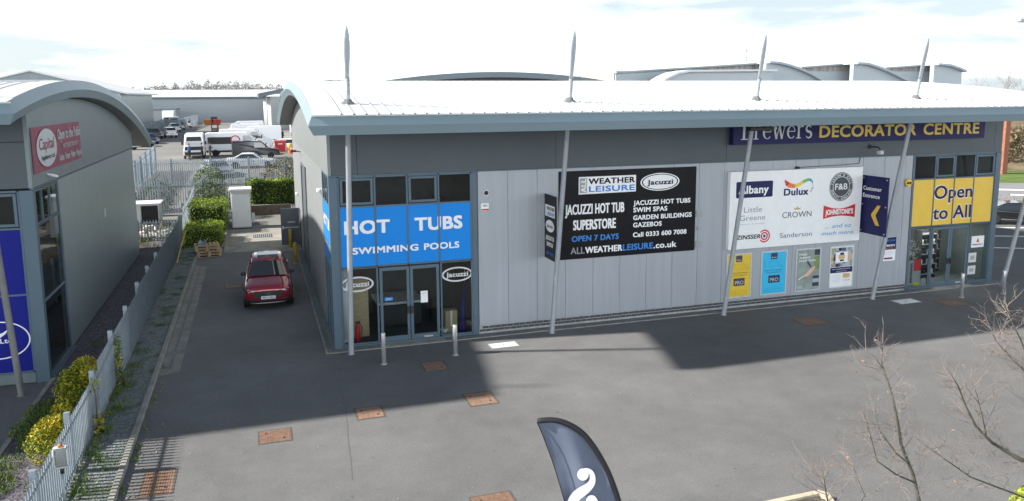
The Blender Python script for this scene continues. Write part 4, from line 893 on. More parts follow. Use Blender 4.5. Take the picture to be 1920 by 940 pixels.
for l, z, h_ in (('upper white leaflet on the window right of the entrance door', .95, .42), ('lower white leaflet on the window right of the entrance door', .42, .38)):
    t = thing('leaflet', l, 'leaflet', (29.3, YF, z), 'leaflets on the window'); m = MB(); m.box(29.12, 29.55, YF+.018, YF+.028, z, z+h_); m.build('paper', offwhite, t); m = MB(); m.box(29.22, 29.44, YF+.013, YF+.018, z+.12, z+h_-.12); m.build('print', signgrey, t)

# ================================================================== FENCES
def palisade(name, label, p0, p1, h, bay=2.75, z=None, pitch=.15, flip=1, mt=None, posth=.0, gate=None):
    p0, p1 = Vector((*p0, 0)), Vector((*p1, 0)); u = (p1-p0).normalized(); Lh = (p1-p0).length; n = Vector((-u.y, u.x, 0))*flip
    hz_ = h if callable(h) else (lambda s: h)
    zf = z or (lambda q: tz(q.y, q.x))
    t = thing(name, label, 'fence', (p0.x, p0.y, zf(p0))); mt = mt or galv
    nb = max(1, round(Lh/bay)); bl = Lh/nb
    for k in range(nb+1):
        q = p0+u*bl*k; g_ = zf(q); hh = hz_(bl*k); m = MB(); m.obox((q.x, q.y, g_), u, n, (0, 0, 1), -.05, .05, -.09, .03, -.1, hh+.02+posth); m.build('post', mt, t)
    for k in range(nb):
        m = MB(); c = int(bl/pitch); r = MB()
        for i in range(c):
            s_ = bl*k+(i+.5)*bl/c; q = p0+u*s_; g_ = zf(q); hh = hz_(s_)+random.uniform(-.008, .008)
            a = .034
            for (b0, b1, d0, d1) in ((-a, -a*.35, .035, .050), (-a*.35, a*.35, .050, .062), (a*.35, a, .035, .050)):
                A_ = [(b0, d0), (b1, d1)] if b0 < -a*.4 else [(b0, .062), (b1, .062)] if b1 < a*.4 else [(b0, .062), (b1, .035)]
                pts = [q+u*A_[0][0]+n*A_[0][1], q+u*A_[1][0]+n*A_[1][1]]
                top = hh if abs(b0+b1) < .01 else hh-.06
                i0 = m.add((pts[0].x, pts[0].y, g_+.05), (pts[1].x, pts[1].y, g_+.05), (pts[1].x, pts[1].y, g_+top), (pts[0].x, pts[0].y, g_+top)); m.face(i0)
            q3 = q+n*.072; e = .018                                       # splayed tip
            m.poly([(q.x-u.x*e+n.x*.062, q.y-u.y*e+n.y*.062, g_+hh), (q.x+u.x*e+n.x*.062, q.y+u.y*e+n.y*.062, g_+hh), (q3.x+n.x*.03, q3.y+n.y*.03, g_+hh+.05)])
        m.build('pale_panel', mt, t)
        for f_ in (.16, .84):
            s0, s1 = bl*k+.05, bl*(k+1)-.05; a_, b_ = p0+u*s0, p0+u*s1; za, zb_ = zf(a_)+hz_(s0)*f_, zf(b_)+hz_(s1)*f_
            r = MB(); i = r.add((a_.x, a_.y, za-.025), (b_.x, b_.y, zb_-.025), (b_.x, b_.y, zb_+.025), (a_.x, a_.y, za+.025)); c2 = n*.033; j = r.add(*[tuple(Vector(r.v[k_])+c2) for k_ in i])
            for qq in ((3, 2, 1, 0), (4, 5, 6, 7), (0, 1, 5, 4), (1, 2, 6, 5), (2, 3, 7, 6), (3, 0, 4, 7)): r.face([(i+j)[k_] for k_ in qq])
            r.build('rail', mt, t)
    return t
def hlong(s): yy = 10+s; return 1.44 if yy < 21.6 else 1.66 if yy < 29 else 1.80 if yy < 48 else 2.1
palisade('palisade_fence', 'long galvanised palisade fence running back from the foreground between the two units', (-4.14, 10), (-4.14, 57.8), hlong, flip=-1, posth=.02)
palisade('palisade_fence', 'low palisade fence across the rubbish-strewn ground behind the grey unit', (-11.5, 49.4), (-4.3, 49.4), 1.25, flip=-1)
palisade('palisade_fence', 'palisade fence across the back of the hedges, behind the white cabinet', (-12, 58), (5, 58), 2.4, flip=-1)
palisade('palisade_fence', 'farther palisade fence in front of the white saloon', (-9.6, 70), (5.5, 70), 2.25, flip=-1)
palisade('palisade_fence', 'oblique palisade fence beside the silver car', (-9.5, 58.2), (-8.75, 79), 2.4, flip=1, pitch=.12)
palisade('palisade_fence', 'far palisade fence in front of the white lorry', (-17.0, 112), (-16.2, 168), 2.3, flip=1)
palisade('palisade_fence', 'farthest palisade fence by the orange skip', (-13.7, 166), (-12.6, 205), 2.4, flip=1)
t = thing('yard_gate', 'grey sheeted yard gate in front of a white van roof', 'gate', (-16, 167.5, 2)); m = MB(); m.box(-16.3, -14.1, 167.5, 167.6, 2.1, 4.2); m.build('leaf_panel', mat('gate_grey', (.22, .26, .28), .5, .3), t); m = MB(); m.box(-14.1, -13.9, 167.4, 167.7, 2, 4.5); m.box(-16.5, -16.3, 167.4, 167.7, 2, 4.5); m.build('gate_post', galv, t)

# ================================================================== VEGETATION
def in_box(x0, x1, y0, y1, z0, z1, n, shell=.72):
    o = []
    for _ in range(n):
        p = [random.random() for _ in range(3)]
        if random.random() < shell:
            k = random.choice((0, 0, 1, 1, 2, 2, 2)); p[k] = (random.choice((0, 1)) if k < 2 else 1)+random.gauss(0, .035)
        X, Y, Z = x0+(x1-x0)*p[0], y0+(y1-y0)*p[1], z0+(z1-z0)*p[2]
        wv_ = .055*sin(X*3.3+Y*1.9)+.04*sin(Y*4.7-X*2.3+Z*3); X += wv_*.6; Y += wv_*.6; Z += wv_*(1 if p[2] > .8 else .2)
        if random.random() < .03: X += random.gauss(0, .06); Y += random.gauss(0, .06); Z += abs(random.gauss(0, .10))
        o.append((X, Y, Z))
    return o
def in_ball(c, r, n, lump=6, seed=1):
    rr = random.Random(seed); L_ = [(Vector((rr.gauss(0, 1), rr.gauss(0, 1), rr.gauss(0, 1))).normalized(), rr.uniform(-.28, .18)) for _ in range(lump*2)]
    o = []
    for _ in range(n):
        d = Vector((random.gauss(0, 1), random.gauss(0, 1), random.gauss(.15, 1))).normalized()
        k = 1+sum(a*max(0, d.dot(v))**6 for v, a in L_); s_ = k*(random.uniform(.72, 1.0) if random.random() < .8 else random.uniform(.2, .8))
        o.append((c[0]+d.x*r[0]*s_, c[1]+d.y*r[1]*s_, max(c[2]+d.z*r[2]*s_, c[2]-r[2]*.95)))
    return o
def foliage(name, label, cat, loc, pts, size, pal, weights=(5, 3, 1), group=None, core=None, stem=None):
    t = thing(name, label, cat, loc, group); m = MB()
    for p in pts:
        nz_ = sin(p[0]*3.1+1)*cos(p[1]*2.7)+sin(p[2]*4.3+p[0]*2); ws = [weights[0]*(1+.6*nz_ if nz_ > -1.2 else .3), weights[1], weights[2]*(1-.6*nz_ if nz_ < 1.2 else .3)]
        m.leaf(p, size, random.choices((0, 1, 2), [max(.05, w_) for w_ in ws])[0])
    m.build('foliage', pal, t)
    s_ = MB(); x, y, z = loc
    for k in range(stem or 5):
        a = random.uniform(0, 2*pi); top = random.choice(pts); s_.tube([(x+.1*cos(a), y+.1*sin(a), z-.05), (x+(top[0]-x)*.5, y+(top[1]-y)*.5, z+(top[2]-z)*.7), top], [.02, .015, .005], 5)
    s_.build('stem', bark, t)
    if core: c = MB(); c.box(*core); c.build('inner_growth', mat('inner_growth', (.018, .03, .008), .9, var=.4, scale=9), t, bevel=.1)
    return t
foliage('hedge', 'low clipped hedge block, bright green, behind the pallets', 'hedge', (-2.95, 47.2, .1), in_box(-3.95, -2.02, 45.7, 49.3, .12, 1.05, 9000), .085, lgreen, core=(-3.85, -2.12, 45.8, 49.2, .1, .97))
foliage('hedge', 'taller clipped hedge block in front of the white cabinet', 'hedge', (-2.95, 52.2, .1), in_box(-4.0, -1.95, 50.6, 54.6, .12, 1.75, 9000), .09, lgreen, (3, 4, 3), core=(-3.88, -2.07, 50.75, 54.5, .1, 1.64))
foliage('shrub', 'dark green shrub behind the taller clipped hedge', 'shrub', (-3.0, 56.3, .3), in_ball((-2.9, 56.2, 1.3), (1.35, 1.1, 1.35), 4500, seed=3), .10, dgreen)
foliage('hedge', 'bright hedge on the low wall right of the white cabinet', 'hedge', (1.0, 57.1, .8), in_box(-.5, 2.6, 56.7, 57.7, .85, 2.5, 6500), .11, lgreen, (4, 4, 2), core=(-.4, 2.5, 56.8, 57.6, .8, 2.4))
foliage('bush', 'pale rounded bush growing through the back fence', 'bush', (-3.1, 60.2, .6), in_ball((-3.15, 60.2, 2.2), (1.25, 1.1, 1.35), 3600, seed=5), .11, pgreen)
foliage('bush', 'olive straggly bush against the fence right of the bright hedge', 'bush', (2.4, 59.8, .6), in_ball((2.5, 59.6, 2.5), (2.4, 1.2, 1.6), 6500, seed=8), .11, brleaf, (3, 4, 2))
foliage('bush', 'green bush behind the fence left of the long palisade', 'bush', (-6.6, 59.6, .5), in_ball((-6.6, 59.6, 1.35), (1.5, 1.0, 1.25), 2800, seed=9), .11, pgreen, (2, 3, 4))
foliage('shrub', 'golden shrub against the fence, farther of the pair and beside the grey mast', 'shrub', (-5.0, 23.3, .05), in_ball((-4.92, 23.3, .50), (.52, .72, .55), 3900, 9, seed=12)+in_ball((-4.8, 23.75, .70), (.38, .42, .42), 1100, seed=33)+in_ball((-5.1, 22.9, .40), (.38, .40, .42), 1100, seed=34)+in_ball((-4.6, 23.0, .85), (.25, .3, .3), 500, seed=37), .068, ygreen, (6, 4, 4), 'golden shrubs along the fence')
foliage('shrub', 'golden shrub against the fence, nearer of the pair and above the lamp', 'shrub', (-4.85, 20.0, .05), in_ball((-4.85, 19.9, .48), (.44, .85, .50), 3900, 9, seed=14)+in_ball((-4.7, 20.4, .66), (.34, .42, .38), 1100, seed=35)+in_ball((-4.95, 19.4, .42), (.38, .5, .42), 1100, seed=36), .068, ygreen, (6, 4, 3), 'golden shrubs along the fence')
foliage('climber', 'thin climber with yellow leaves growing up the near side of the fence', 'climber', (-3.95, 23.9, .1), [(-3.98+random.gauss(0, .05), 23.9+random.gauss(0, .14)+.05*z, z) for z in [random.uniform(.1, 1.55) for _ in range(420)]], .08, ygreen, (1, 2, 5))
foliage('climber', 'sprig of yellow leaves on a stem against the fence', 'climber', (-3.95, 20.6, .1), [(-3.98+random.gauss(0, .06), 20.6+random.gauss(0, .12), random.uniform(1.15, 1.45)) for _ in range(50)]+[(-3.97+random.gauss(0, .07), 20.5+random.gauss(0, .25), random.uniform(.1, .5)) for _ in range(160)], .08, ygreen, (3, 3, 1))
foliage('bush', 'bright green bush at the bottom right corner of the picture', 'bush', (G(1945, 985).x, G(1945, 985).y, .1), in_ball((G(1945, 985).x, G(1945, 985).y, .4), (.5, .5, .5), 900, seed=21), .10, [lgreen[0], ygreen[1], lgreen[1]])
# weeds and litter
m = MB()
def tuft(x, y, z, r, n, h):
    for _ in range(n):
        a = random.uniform(0, 2*pi); d = random.random()**.6*r; px_, py_ = x+cos(a)*d, y+sin(a)*d*1.6; b = random.uniform(0, 2*pi); hh = h*random.uniform(.4, 1.2); w_ = .012
        m.cur = random.choice((0, 0, 1, 2)); lx, ly = cos(b)*hh*.5, sin(b)*hh*.5
        m.poly([(px_-sin(b)*w_, py_+cos(b)*w_, z), (px_+sin(b)*w_, py_-cos(b)*w_, z), (px_+lx, py_+ly, z+hh)])
for y in [9+.32*i for i in range(50)]:
    if random.random() < .75: tuft(-3.95+random.gauss(0, .09), y, .1, random.uniform(.1, .3), 45, .16)
for (x, y, r, n) in ((-5.5, 22.6, .5, 700), (-5.55, 21.5, .5, 600), (-5.3, 20.6, .4, 300), (-5.75, 19.2, .4, 300), (-5.6, 18.2, .35, 380), (-5.7, 17.2, .3, 280), (-5.2, 16.4, .3, 200), (-4.6, 18.1, .35, 160), (-3.8, 25.5, .25, 260), (-3.75, 27, .25, 230), (-3.85, 22.4, .3, 260), (-3.6, 18.4, .3, 130), (-3.4, 16.8, .4, 160), (-3.5, 15.9, .4, 200), (-4.9, 25, .3, 100), (-5.2, 28.5, .3, 60)): tuft(x, y, .09, r*1.15, int(n*(2.6 if x < -4.3 else .6)), .075)
for _ in range(60): tuft(random.uniform(-9, -4.4), random.uniform(46, 57), .03, .5, 60, .3)
for _ in range(24): tuft(-3.0+random.gauss(0, .05), random.uniform(16, 26), .01, .1, 12, .08)
o = m.build('grass', grassm, kind='stuff')
m = MB()
for _ in range(210):
    x = random.choice((-2.95+abs(random.gauss(0, .22)), random.uniform(-3.9, -3.3), -2.95+abs(random.gauss(0, .12)))); y = random.uniform(14, 26); m.leaf((x, y, .02 if x > -3.1 else .12), .06, random.choice((0, 1)), Vector((random.gauss(0, .2), random.gauss(0, .2), 1)).normalized())
for _ in range(60): m.leaf((random.uniform(-3, 12), random.uniform(14, 25), .012), .045, 0, Vector((random.gauss(0, .1), random.gauss(0, .1), 1)).normalized())
m.build('fallen_leaves', [mat('dead_leaf', (.42, .38, .30), .8, var=0), mat('dead_leaf_brown', (.24, .16, .09), .8, var=0)], kind='stuff')
m = MB()
for _ in range(170):
    x, y = random.uniform(-9.5, -4.5), random.uniform(49.8, 55); r = random.uniform(.06, .24); m.cur = random.choice((0, 0, 1))
    m.obox((x, y, random.uniform(.05, .3)), Vector((random.gauss(0, 1), random.gauss(0, 1), random.gauss(0, .4))).normalized(), (0, 0, 1), Vector((random.gauss(0, 1), random.gauss(0, 1), 0)).normalized(), -r, r, -r*.5, r*.5, -r*.6, r*.6)
m.build('rubble', [mat('pale_rubble', (.55, .54, .52), .9, var=.2), mat('brown_rubble', (.25, .19, .15), .9, var=.2)], kind='stuff')

# bare trees at the right
def bare_tree(label, base, limbs, seed, twigs=5, group='bare young trees at the right'):
    rr = random.Random(seed); t = thing('bare_tree', label, 'tree', base, group)
    tr = MB(); tw = MB(); lf = MB()
    def twig(p, d, L_, r, dep):
        pts = [p]; q = p; k = 5
        for i in range(k): 
            d = (d+Vector((rr.gauss(0, .09), rr.gauss(0, .09), rr.gauss(.06, .07)))).normalized(); q = q+d*L_/k; pts.append(q)
            if dep > 0 and rr.random() < .62:
                s = d.cross(Vector((rr.gauss(0, 1), rr.gauss(0, 1), rr.gauss(0, 1)))).normalized(); twig(q, (d*.75+s*.75).normalized(), L_*rr.uniform(.3, .6), r*.6, dep-1)
        tw.tube(pts, [r*(1-.75*i/k) for i in range(k+1)], 4, cap=False)
        if dep == 0 and rr.random() < .015: lf.leaf(q, .05, 0)
    for pts, r0, r1 in limbs:
        P = [Vector(p) for p in pts]; n = len(P)-1
        tr.tube(P, [(r0+(r1-r0)*i/n)*.66 for i in range(n+1)], 8)
        tot = sum((b-a).length for a, b in zip(P, P[1:])); cnt = int(tot*twigs)
        for c in range(cnt):
            s = (c+rr.random())/cnt*.92+.08; i = min(n-1, int(s*n)); f_ = s*n-i; p = P[i].lerp(P[i+1], f_); d = (P[i+1]-P[i]).normalized()
            sd_ = d.cross(Vector((rr.gauss(0, 1), rr.gauss(0, 1), rr.gauss(0, 1)))).normalized(); twig(p, (d*.65+sd_*.9).normalized(), rr.uniform(.25, .85)*(1.1-.5*s), .0068, 2)
        twig(P[-1], (P[-1]-P[-2]).normalized(), .3, r1*.9, 1)
    tr.build('trunk', bark, t); tw.build('twigs', twigm, t)
    if lf.v: lf.build('dead_leaves', mat('russet_leaf', (.40, .20, .10), .8, var=0), t)
    return t
def limb(dist, pxs, jit=.25, seed=0):
    rr = random.Random(seed); d0 = Vector((_f.x, _f.y, 0)).normalized(); o = []
    for i, p in enumerate(pxs):
        r = ray(*p); k = (dist+(rr.uniform(-jit, jit) if i else 0))/r.dot(d0); o.append(tuple(Vector((0, 0, CAMZ))+r*k))
    return o
b = G(1760, 1120); D = Vector((_f.x, _f.y, 0)).normalized().dot(b)
t1 = limb(D, [(1722, 935), (1712, 890), (1690, 835), (1683, 790), (1672, 740), (1662, 708), (1653, 680), (1655, 640)], .12, 2); b1 = (*G(1775, 1150)[:2], 0)
bare_tree('slender bare tree, its single stem standing in front of the sunlit tarmac', b1, [([b1, t1[0]]+t1[1:], .052, .010), (limb(D, [(1705, 870), (1680, 850), (1650, 810), (1640, 770)], .3, 3), .022, .006), (limb(D, [(1715, 905), (1680, 890), (1645, 865), (1630, 810), (1622, 785)], .3, 4), .024, .006), (limb(D, [(1655, 690), (1640, 670), (1622, 655)], .2, 5), .012, .005)], 31, 8)
D2 = D+.4; b2 = (*G(2010, 1140)[:2], 0)
t2 = limb(D2, [(1990, 960), (1935, 870), (1905, 858), (1860, 830), (1830, 800), (1810, 760), (1797, 725), (1785, 705)], .2, 7)
bare_tree('spreading bare tree at the right edge with several long limbs', b2, [([b2]+t2, .07, .008), (limb(D2, [(1990, 960), (1950, 800), (1925, 700), (1890, 665), (1868, 640), (1858, 620)], .3, 8), .045, .008), (limb(D2, [(1950, 800), (1935, 690), (1915, 640), (1895, 600), (1885, 570)], .3, 9), .03, .007), (limb(D2, [(1990, 960), (1900, 925), (1820, 895), (1770, 860), (1735, 835)], .3, 10), .03, .006), (limb(D2, [(1850, 820), (1842, 780), (1830, 735), (1822, 715)], .3, 11), .014, .005)], 37, 9)
D3 = D-.6; b3 = (*G(1560, 1150)[:2], 0)
bare_tree('bare twigs of a small tree rising over the pale kerb at the lower edge', b3, [([b3]+limb(D3, [(1556, 960), (1549, 925), (1546, 905), (1544, 890)], .1, 12), .03, .006), (limb(D3, [(1600, 960), (1622, 930), (1605, 890), (1598, 870)], .2, 13), .012, .004)], 41, 10)

# ================================================================== THE RED CAR
def loft(m, rings, close=True, caps=True, sm=True):
    rows = [m.add(*r) for r in rings]
    for a, b in zip(rows, rows[1:]):
        n = len(a)
        for j in range(n if close else n-1): m.face((a[j], a[(j+1) % n], b[(j+1) % n], b[j]), sm)
    if caps: m.face(rows[0][::-1], sm); m.face(rows[-1], sm)
def wheel(t, x, y, r=.36, w_=.23, det=True):
    s = 1 if x > 0 else -1
    q = MB(); q.lathe((x-s*w_, y, r), [(r*.62, 0), (r*.93, .005*s), (r, .05*s), (r, s*(w_-.05)), (r*.93, s*(w_-.005)), (r*.66, s*w_)], 24, 'x'); wo = q.build('wheel', rubber, t)
    q = MB(); q.lathe((x-s*.03, y, r), [(r*.66, 0), (r*.6, -.01*s), (r*.15, -.0*s), (r*.1, .02*s)], 20, 'x')
    if det:
        for k in range(5):
            a = 2*pi*k/5; e = (0, cos(a), sin(a)); f_ = (0, -sin(a), cos(a)); q.obox((x-s*.005, y, r), e, f_, (s, 0, 0), .06, r*.64, -.035, .035, -.02, .02)
    q.build('rim', alloy, wo)
def red_car():
    t = thing('red_car', 'shiny red SUV with black grille and number plate parked in the yard', 'car')
    paint = mat('red_car_paint', (.31, .005, .022), .2, .35, var=0, coat=1.0)
    ST = [(-.01, .74, .36, .74, .80), (.02, .80, .31, .80, .86), (.10, .86, .27, .86, .93), (.24, .895, .25, .915, .975), (.5, .915, .24, .955, 1.02), (.95, .92, .24, .995, 1.08), (1.35, .92, .24, 1.03, 1.12), (1.9, .92, .24, 1.05, 1.10), (2.8, .92, .24, 1.06, 1.08), (3.6, .915, .24, 1.09, 1.10), (4.15, .89, .28, 1.10, 1.12), (4.45, .84, .33, 1.06, 1.08), (4.55, .76, .42, .96, .98)]
    m = MB(); Rr = []
    for y, w_, zb, zs, zc in ST:
        h = [(0, zb), (w_*.8, zb), (w_*.97, zb+.08), (w_, zb+(zs-zb)*.45), (w_*.985, zs-.10), (w_*.93, zs), (w_*.62, zc-.012), (w_*.32, zc-.018), (0, zc)]
        Rr.append([(x, y, z) for x, z in h]+[(-x, y, z) for x, z in h[-2:0:-1]])
    loft(m, Rr); bo = m.build('body', paint, t, sub=2)
    from mathutils.bvhtree import BVHTree
    dg = bpy.context.evaluated_depsgraph_get(); em = bo.evaluated_get(dg).to_mesh(); bv = BVHTree.FromPolygons([v.co.copy() for v in em.vertices], [tuple(p.vertices) for p in em.polygons]); bo.evaluated_get(dg).to_mesh_clear()
    def shell(x0, x1, lo, hi, off=.008, nx=16, nz_=5, d=(0, 1, 0)):      # a panel laid on the bodywork
        q = MB(); d = Vector(d).normalized(); rows = []
        for i in range(nx+1):
            x = x0+(x1-x0)*i/nx; r = []
            for k_ in range(nz_+1):
                p = Vector((x, 0, lo(x)+(hi(x)-lo(x))*k_/nz_)); hit = bv.ray_cast(p-d*2, d)[0]; r.append(tuple((hit if hit else p)-d*off))
            rows.append(q.add(*r))
        for a, b in zip(rows, rows[1:]):
            for k_ in range(nz_): q.face((a[k_], b[k_], b[k_+1], a[k_+1]), True)
        return q
    # cabin: pillars and roof in paint, panes of glass set on it
    B = [(1.22, .82, 1.04), (1.30, .82, 1.06)]
    def cab(y, w_, z): return (w_, y, z)
    base = [(1.18, .80, 1.05), (2.35, .84, 1.05), (3.35, .83, 1.07), (4.42, .74, 1.08)]
    top = [(2.02, .60, 1.565), (2.55, .625, 1.645), (3.35, .615, 1.655), (4.08, .55, 1.585)]
    m = MB(); cr = .05
    bl = m.add(*[(w_, y, z) for y, w_, z in base]); br = m.add(*[(-w_, y, z) for y, w_, z in base])
    tl = m.add(*[(w_, y, z) for y, w_, z in top]); tr = m.add(*[(-w_, y, z) for y, w_, z in top]); tcn = m.add(*[(0, y-(.05 if i == 0 else 0), z+cr) for i, (y, w_, z) in enumerate(top)]); bc = m.add((0, 1.10, 1.08)); rc = m.add((0, 4.48, 1.1))
    for i in range(3): m.face((bl[i], bl[i+1], tl[i+1], tl[i])); m.face((br[i+1], br[i], tr[i], tr[i+1])); m.face((tl[i], tl[i+1], tcn[i+1], tcn[i]), True); m.face((tr[i+1], tr[i], tcn[i], tcn[i+1]), True)
    m.face((bc[0], bl[0], tl[0], tcn[0])); m.face((br[0], bc[0], tcn[0], tr[0])); m.face((bl[3], rc[0], tcn[3], tl[3])); m.face((rc[0], br[3], tr[3], tcn[3])); V = list(m.v)
    m.build('cabin', paint, t, bevel=.05, seg=3)
    def inset(a, b, c, d, u0, u1, v0, v1, off):
        a, b, c, d = [Vector(q) for q in (a, b, c, d)]; n = (b-a).cross(d-a).normalized()*off
        f = lambda u, v: (a*(1-u)+b*u)*(1-v)+(d*(1-u)+c*u)*v+n
        return [f(u0, v0), f(u1, v0), f(u1, v1), f(u0, v1)]
    q = MB(); rows = []
    for i in range(13):
        u = -1+2*i/12; c = 1-u*u; a = Vector((.80*u*.94, 1.18-.10*c, 1.05+.045*c)); b = Vector((.60*u*.92, 2.02-.07*c, 1.565+.05*c)); n = Vector((u*.25, -.55, .8)).normalized()
        rows.append(q.add(*[tuple(a.lerp(b, .06+.87*k_/6)+n*.02) for k_ in range(7)]))
    for a, b in zip(rows, rows[1:]):
        for k_ in range(6): q.face((a[k_], b[k_], b[k_+1], a[k_+1]), True)
    q.build('windscreen', carglass, t)
    for s in (1, -1):
        q = MB()
        for i, (u0, u1) in enumerate(((.30, .97), (.03, .97), (.03, .80))):
            A_ = [V[bl[i]], V[bl[i+1]], V[tl[i+1]], V[tl[i]]]; p = inset(*A_, u0, u1, .08, .86, .012)
            q.poly([(s*abs(v.x), v.y, v.z) for v in p])
        q.build('side_window', carglass, t)
        q = MB(); q.obox((s*.87, 1.62, 1.10), (s, 0, 0), (0, 1, 0), (0, 0, 1), -.02, .17, -.12, .06, -.01, .15); mo = q.build('mirror', dark, t, bevel=.04, seg=2)
        q = MB(); q.tube([(s*.60, 2.25, 1.665), (s*.60, 2.4, 1.70), (s*.585, 3.7, 1.70), (s*.57, 3.85, 1.66)], .016, 6); q.build('roof_rail', dark, t)
        # slim swept headlamp laid round the corner of the nose
        f0 = lambda x: .725+.085*max(0, (abs(x)-.45)/.4); f1 = lambda x: min(.775+.11*max(0, (abs(x)-.45)/.4), .725+.085*max(0, (abs(x)-.45)/.4)+.5*max(.02, .885-abs(x)))
        q = shell(s*.43, s*.865, f0, f1, .010, 14, 3); hl = q.build('headlight', mat('lamp_housing', (.03, .03, .035), .1, .2, var=0, coat=.8), t)
        q = shell(s*.56, s*.66, lambda x: f0(x)+.012, lambda x: f1(x)-.012, .016, 4, 2); q2 = shell(s*.70, s*.80, lambda x: f0(x)+.012, lambda x: f1(x)-.012, .016, 4, 2); o_ = len(q.v); q.v += q2.v; q.f += [tuple(a+o_ for a in f) for f in q2.f]; q.m += q2.m; q.sm += q2.sm; q.build('lens', lampglass, hl)
        q = shell(s*.55, s*.82, lambda x: .40, lambda x: .47, .010, 6, 2); q.build('fog_lamp', dark, t)
        for y in (.85, 3.62):
            q = MB(); q.lathe((s*.885, y, .37), [(.44, 0), (.44, .05*s)], 24, 'x'); q.build('wheel_arch', dark, t); wheel(t, s*.955, y, .365)
    q = MB(); q.prism([(2.22, 1.632), (2.6, 1.705), (3.3, 1.712), (3.3, 1.69), (2.6, 1.68), (2.22, 1.61)], 'x', -.42, .42); q.build('sunroof', carglass, t, bevel=.01)
    gl = lambda x: .50+.0*x; gh = lambda x: .765-.06*(abs(x)/.6)**2
    q = shell(-.60, .60, lambda x: .50+.16*max(0, abs(x)-.48)/.12, gh, .010, 24, 6); gr = q.build('grille', dark, t)
    q = MB()
    for k in range(6): q.tube([(-.48+.01*k, -.0, .545+k*.035), (0, -.022, .545+k*.035), (.48-.01*k, -.0, .545+k*.035)], .004, 5)
    q.build('grille_bar', mat('grille_bar', (.05, .05, .05), .3), gr)
    q = MB(); q.ring((0, -.045, .675), .085, .068, .065, .05); q.stroke([(-.06, .70), (-.03, .685), (0, .655), (.03, .685), (.06, .70)], .016, (0, -.046, 0), 1.); q.build('emblem', chrome, gr)
    q = MB(); q.box(-.27, .27, -.06, -.035, .445, .565); pl = q.build('number_plate', white, t)
    q = MB(); q.text('AK12 CRN', (0, -.063, .47), .44, .07, bold=.03, align='c'); q.build('plate_lettering', black, pl)
    q = shell(-.80, .80, lambda x: .315, lambda x: .40+.03*(abs(x)/.8)**2, .010, 24, 3); q.build('bumper', dark, t)
    q = MB(); q.tube([(-.70, .06, .30), (-.4, -.02, .29), (0, -.035, .29), (.4, -.02, .29), (.70, .06, .30)], .022, 6); q.build('skid_trim', mat('silver_trim', (.4, .4, .41), .3, .7), t)
    for s in (1, -1):
        q = MB(); q.obox((s*.70, 4.50, .98), (1, 0, 0), (0, 1, 0), (0, 0, 1), -.14, .14, -.1, .03, -.05, .05); q.build('tail_light', taillamp, t)
    q = MB(); q.obox((0, 4.47, 1.1), (1, 0, 0), (0, -.36, .5), (0, .5, .36), -.55, .55, .05, .75, .0, .015); q.build('rear_window', carglass, t)
    return t
place(red_car(), .22, 31.35, 0, radians(-1.2))

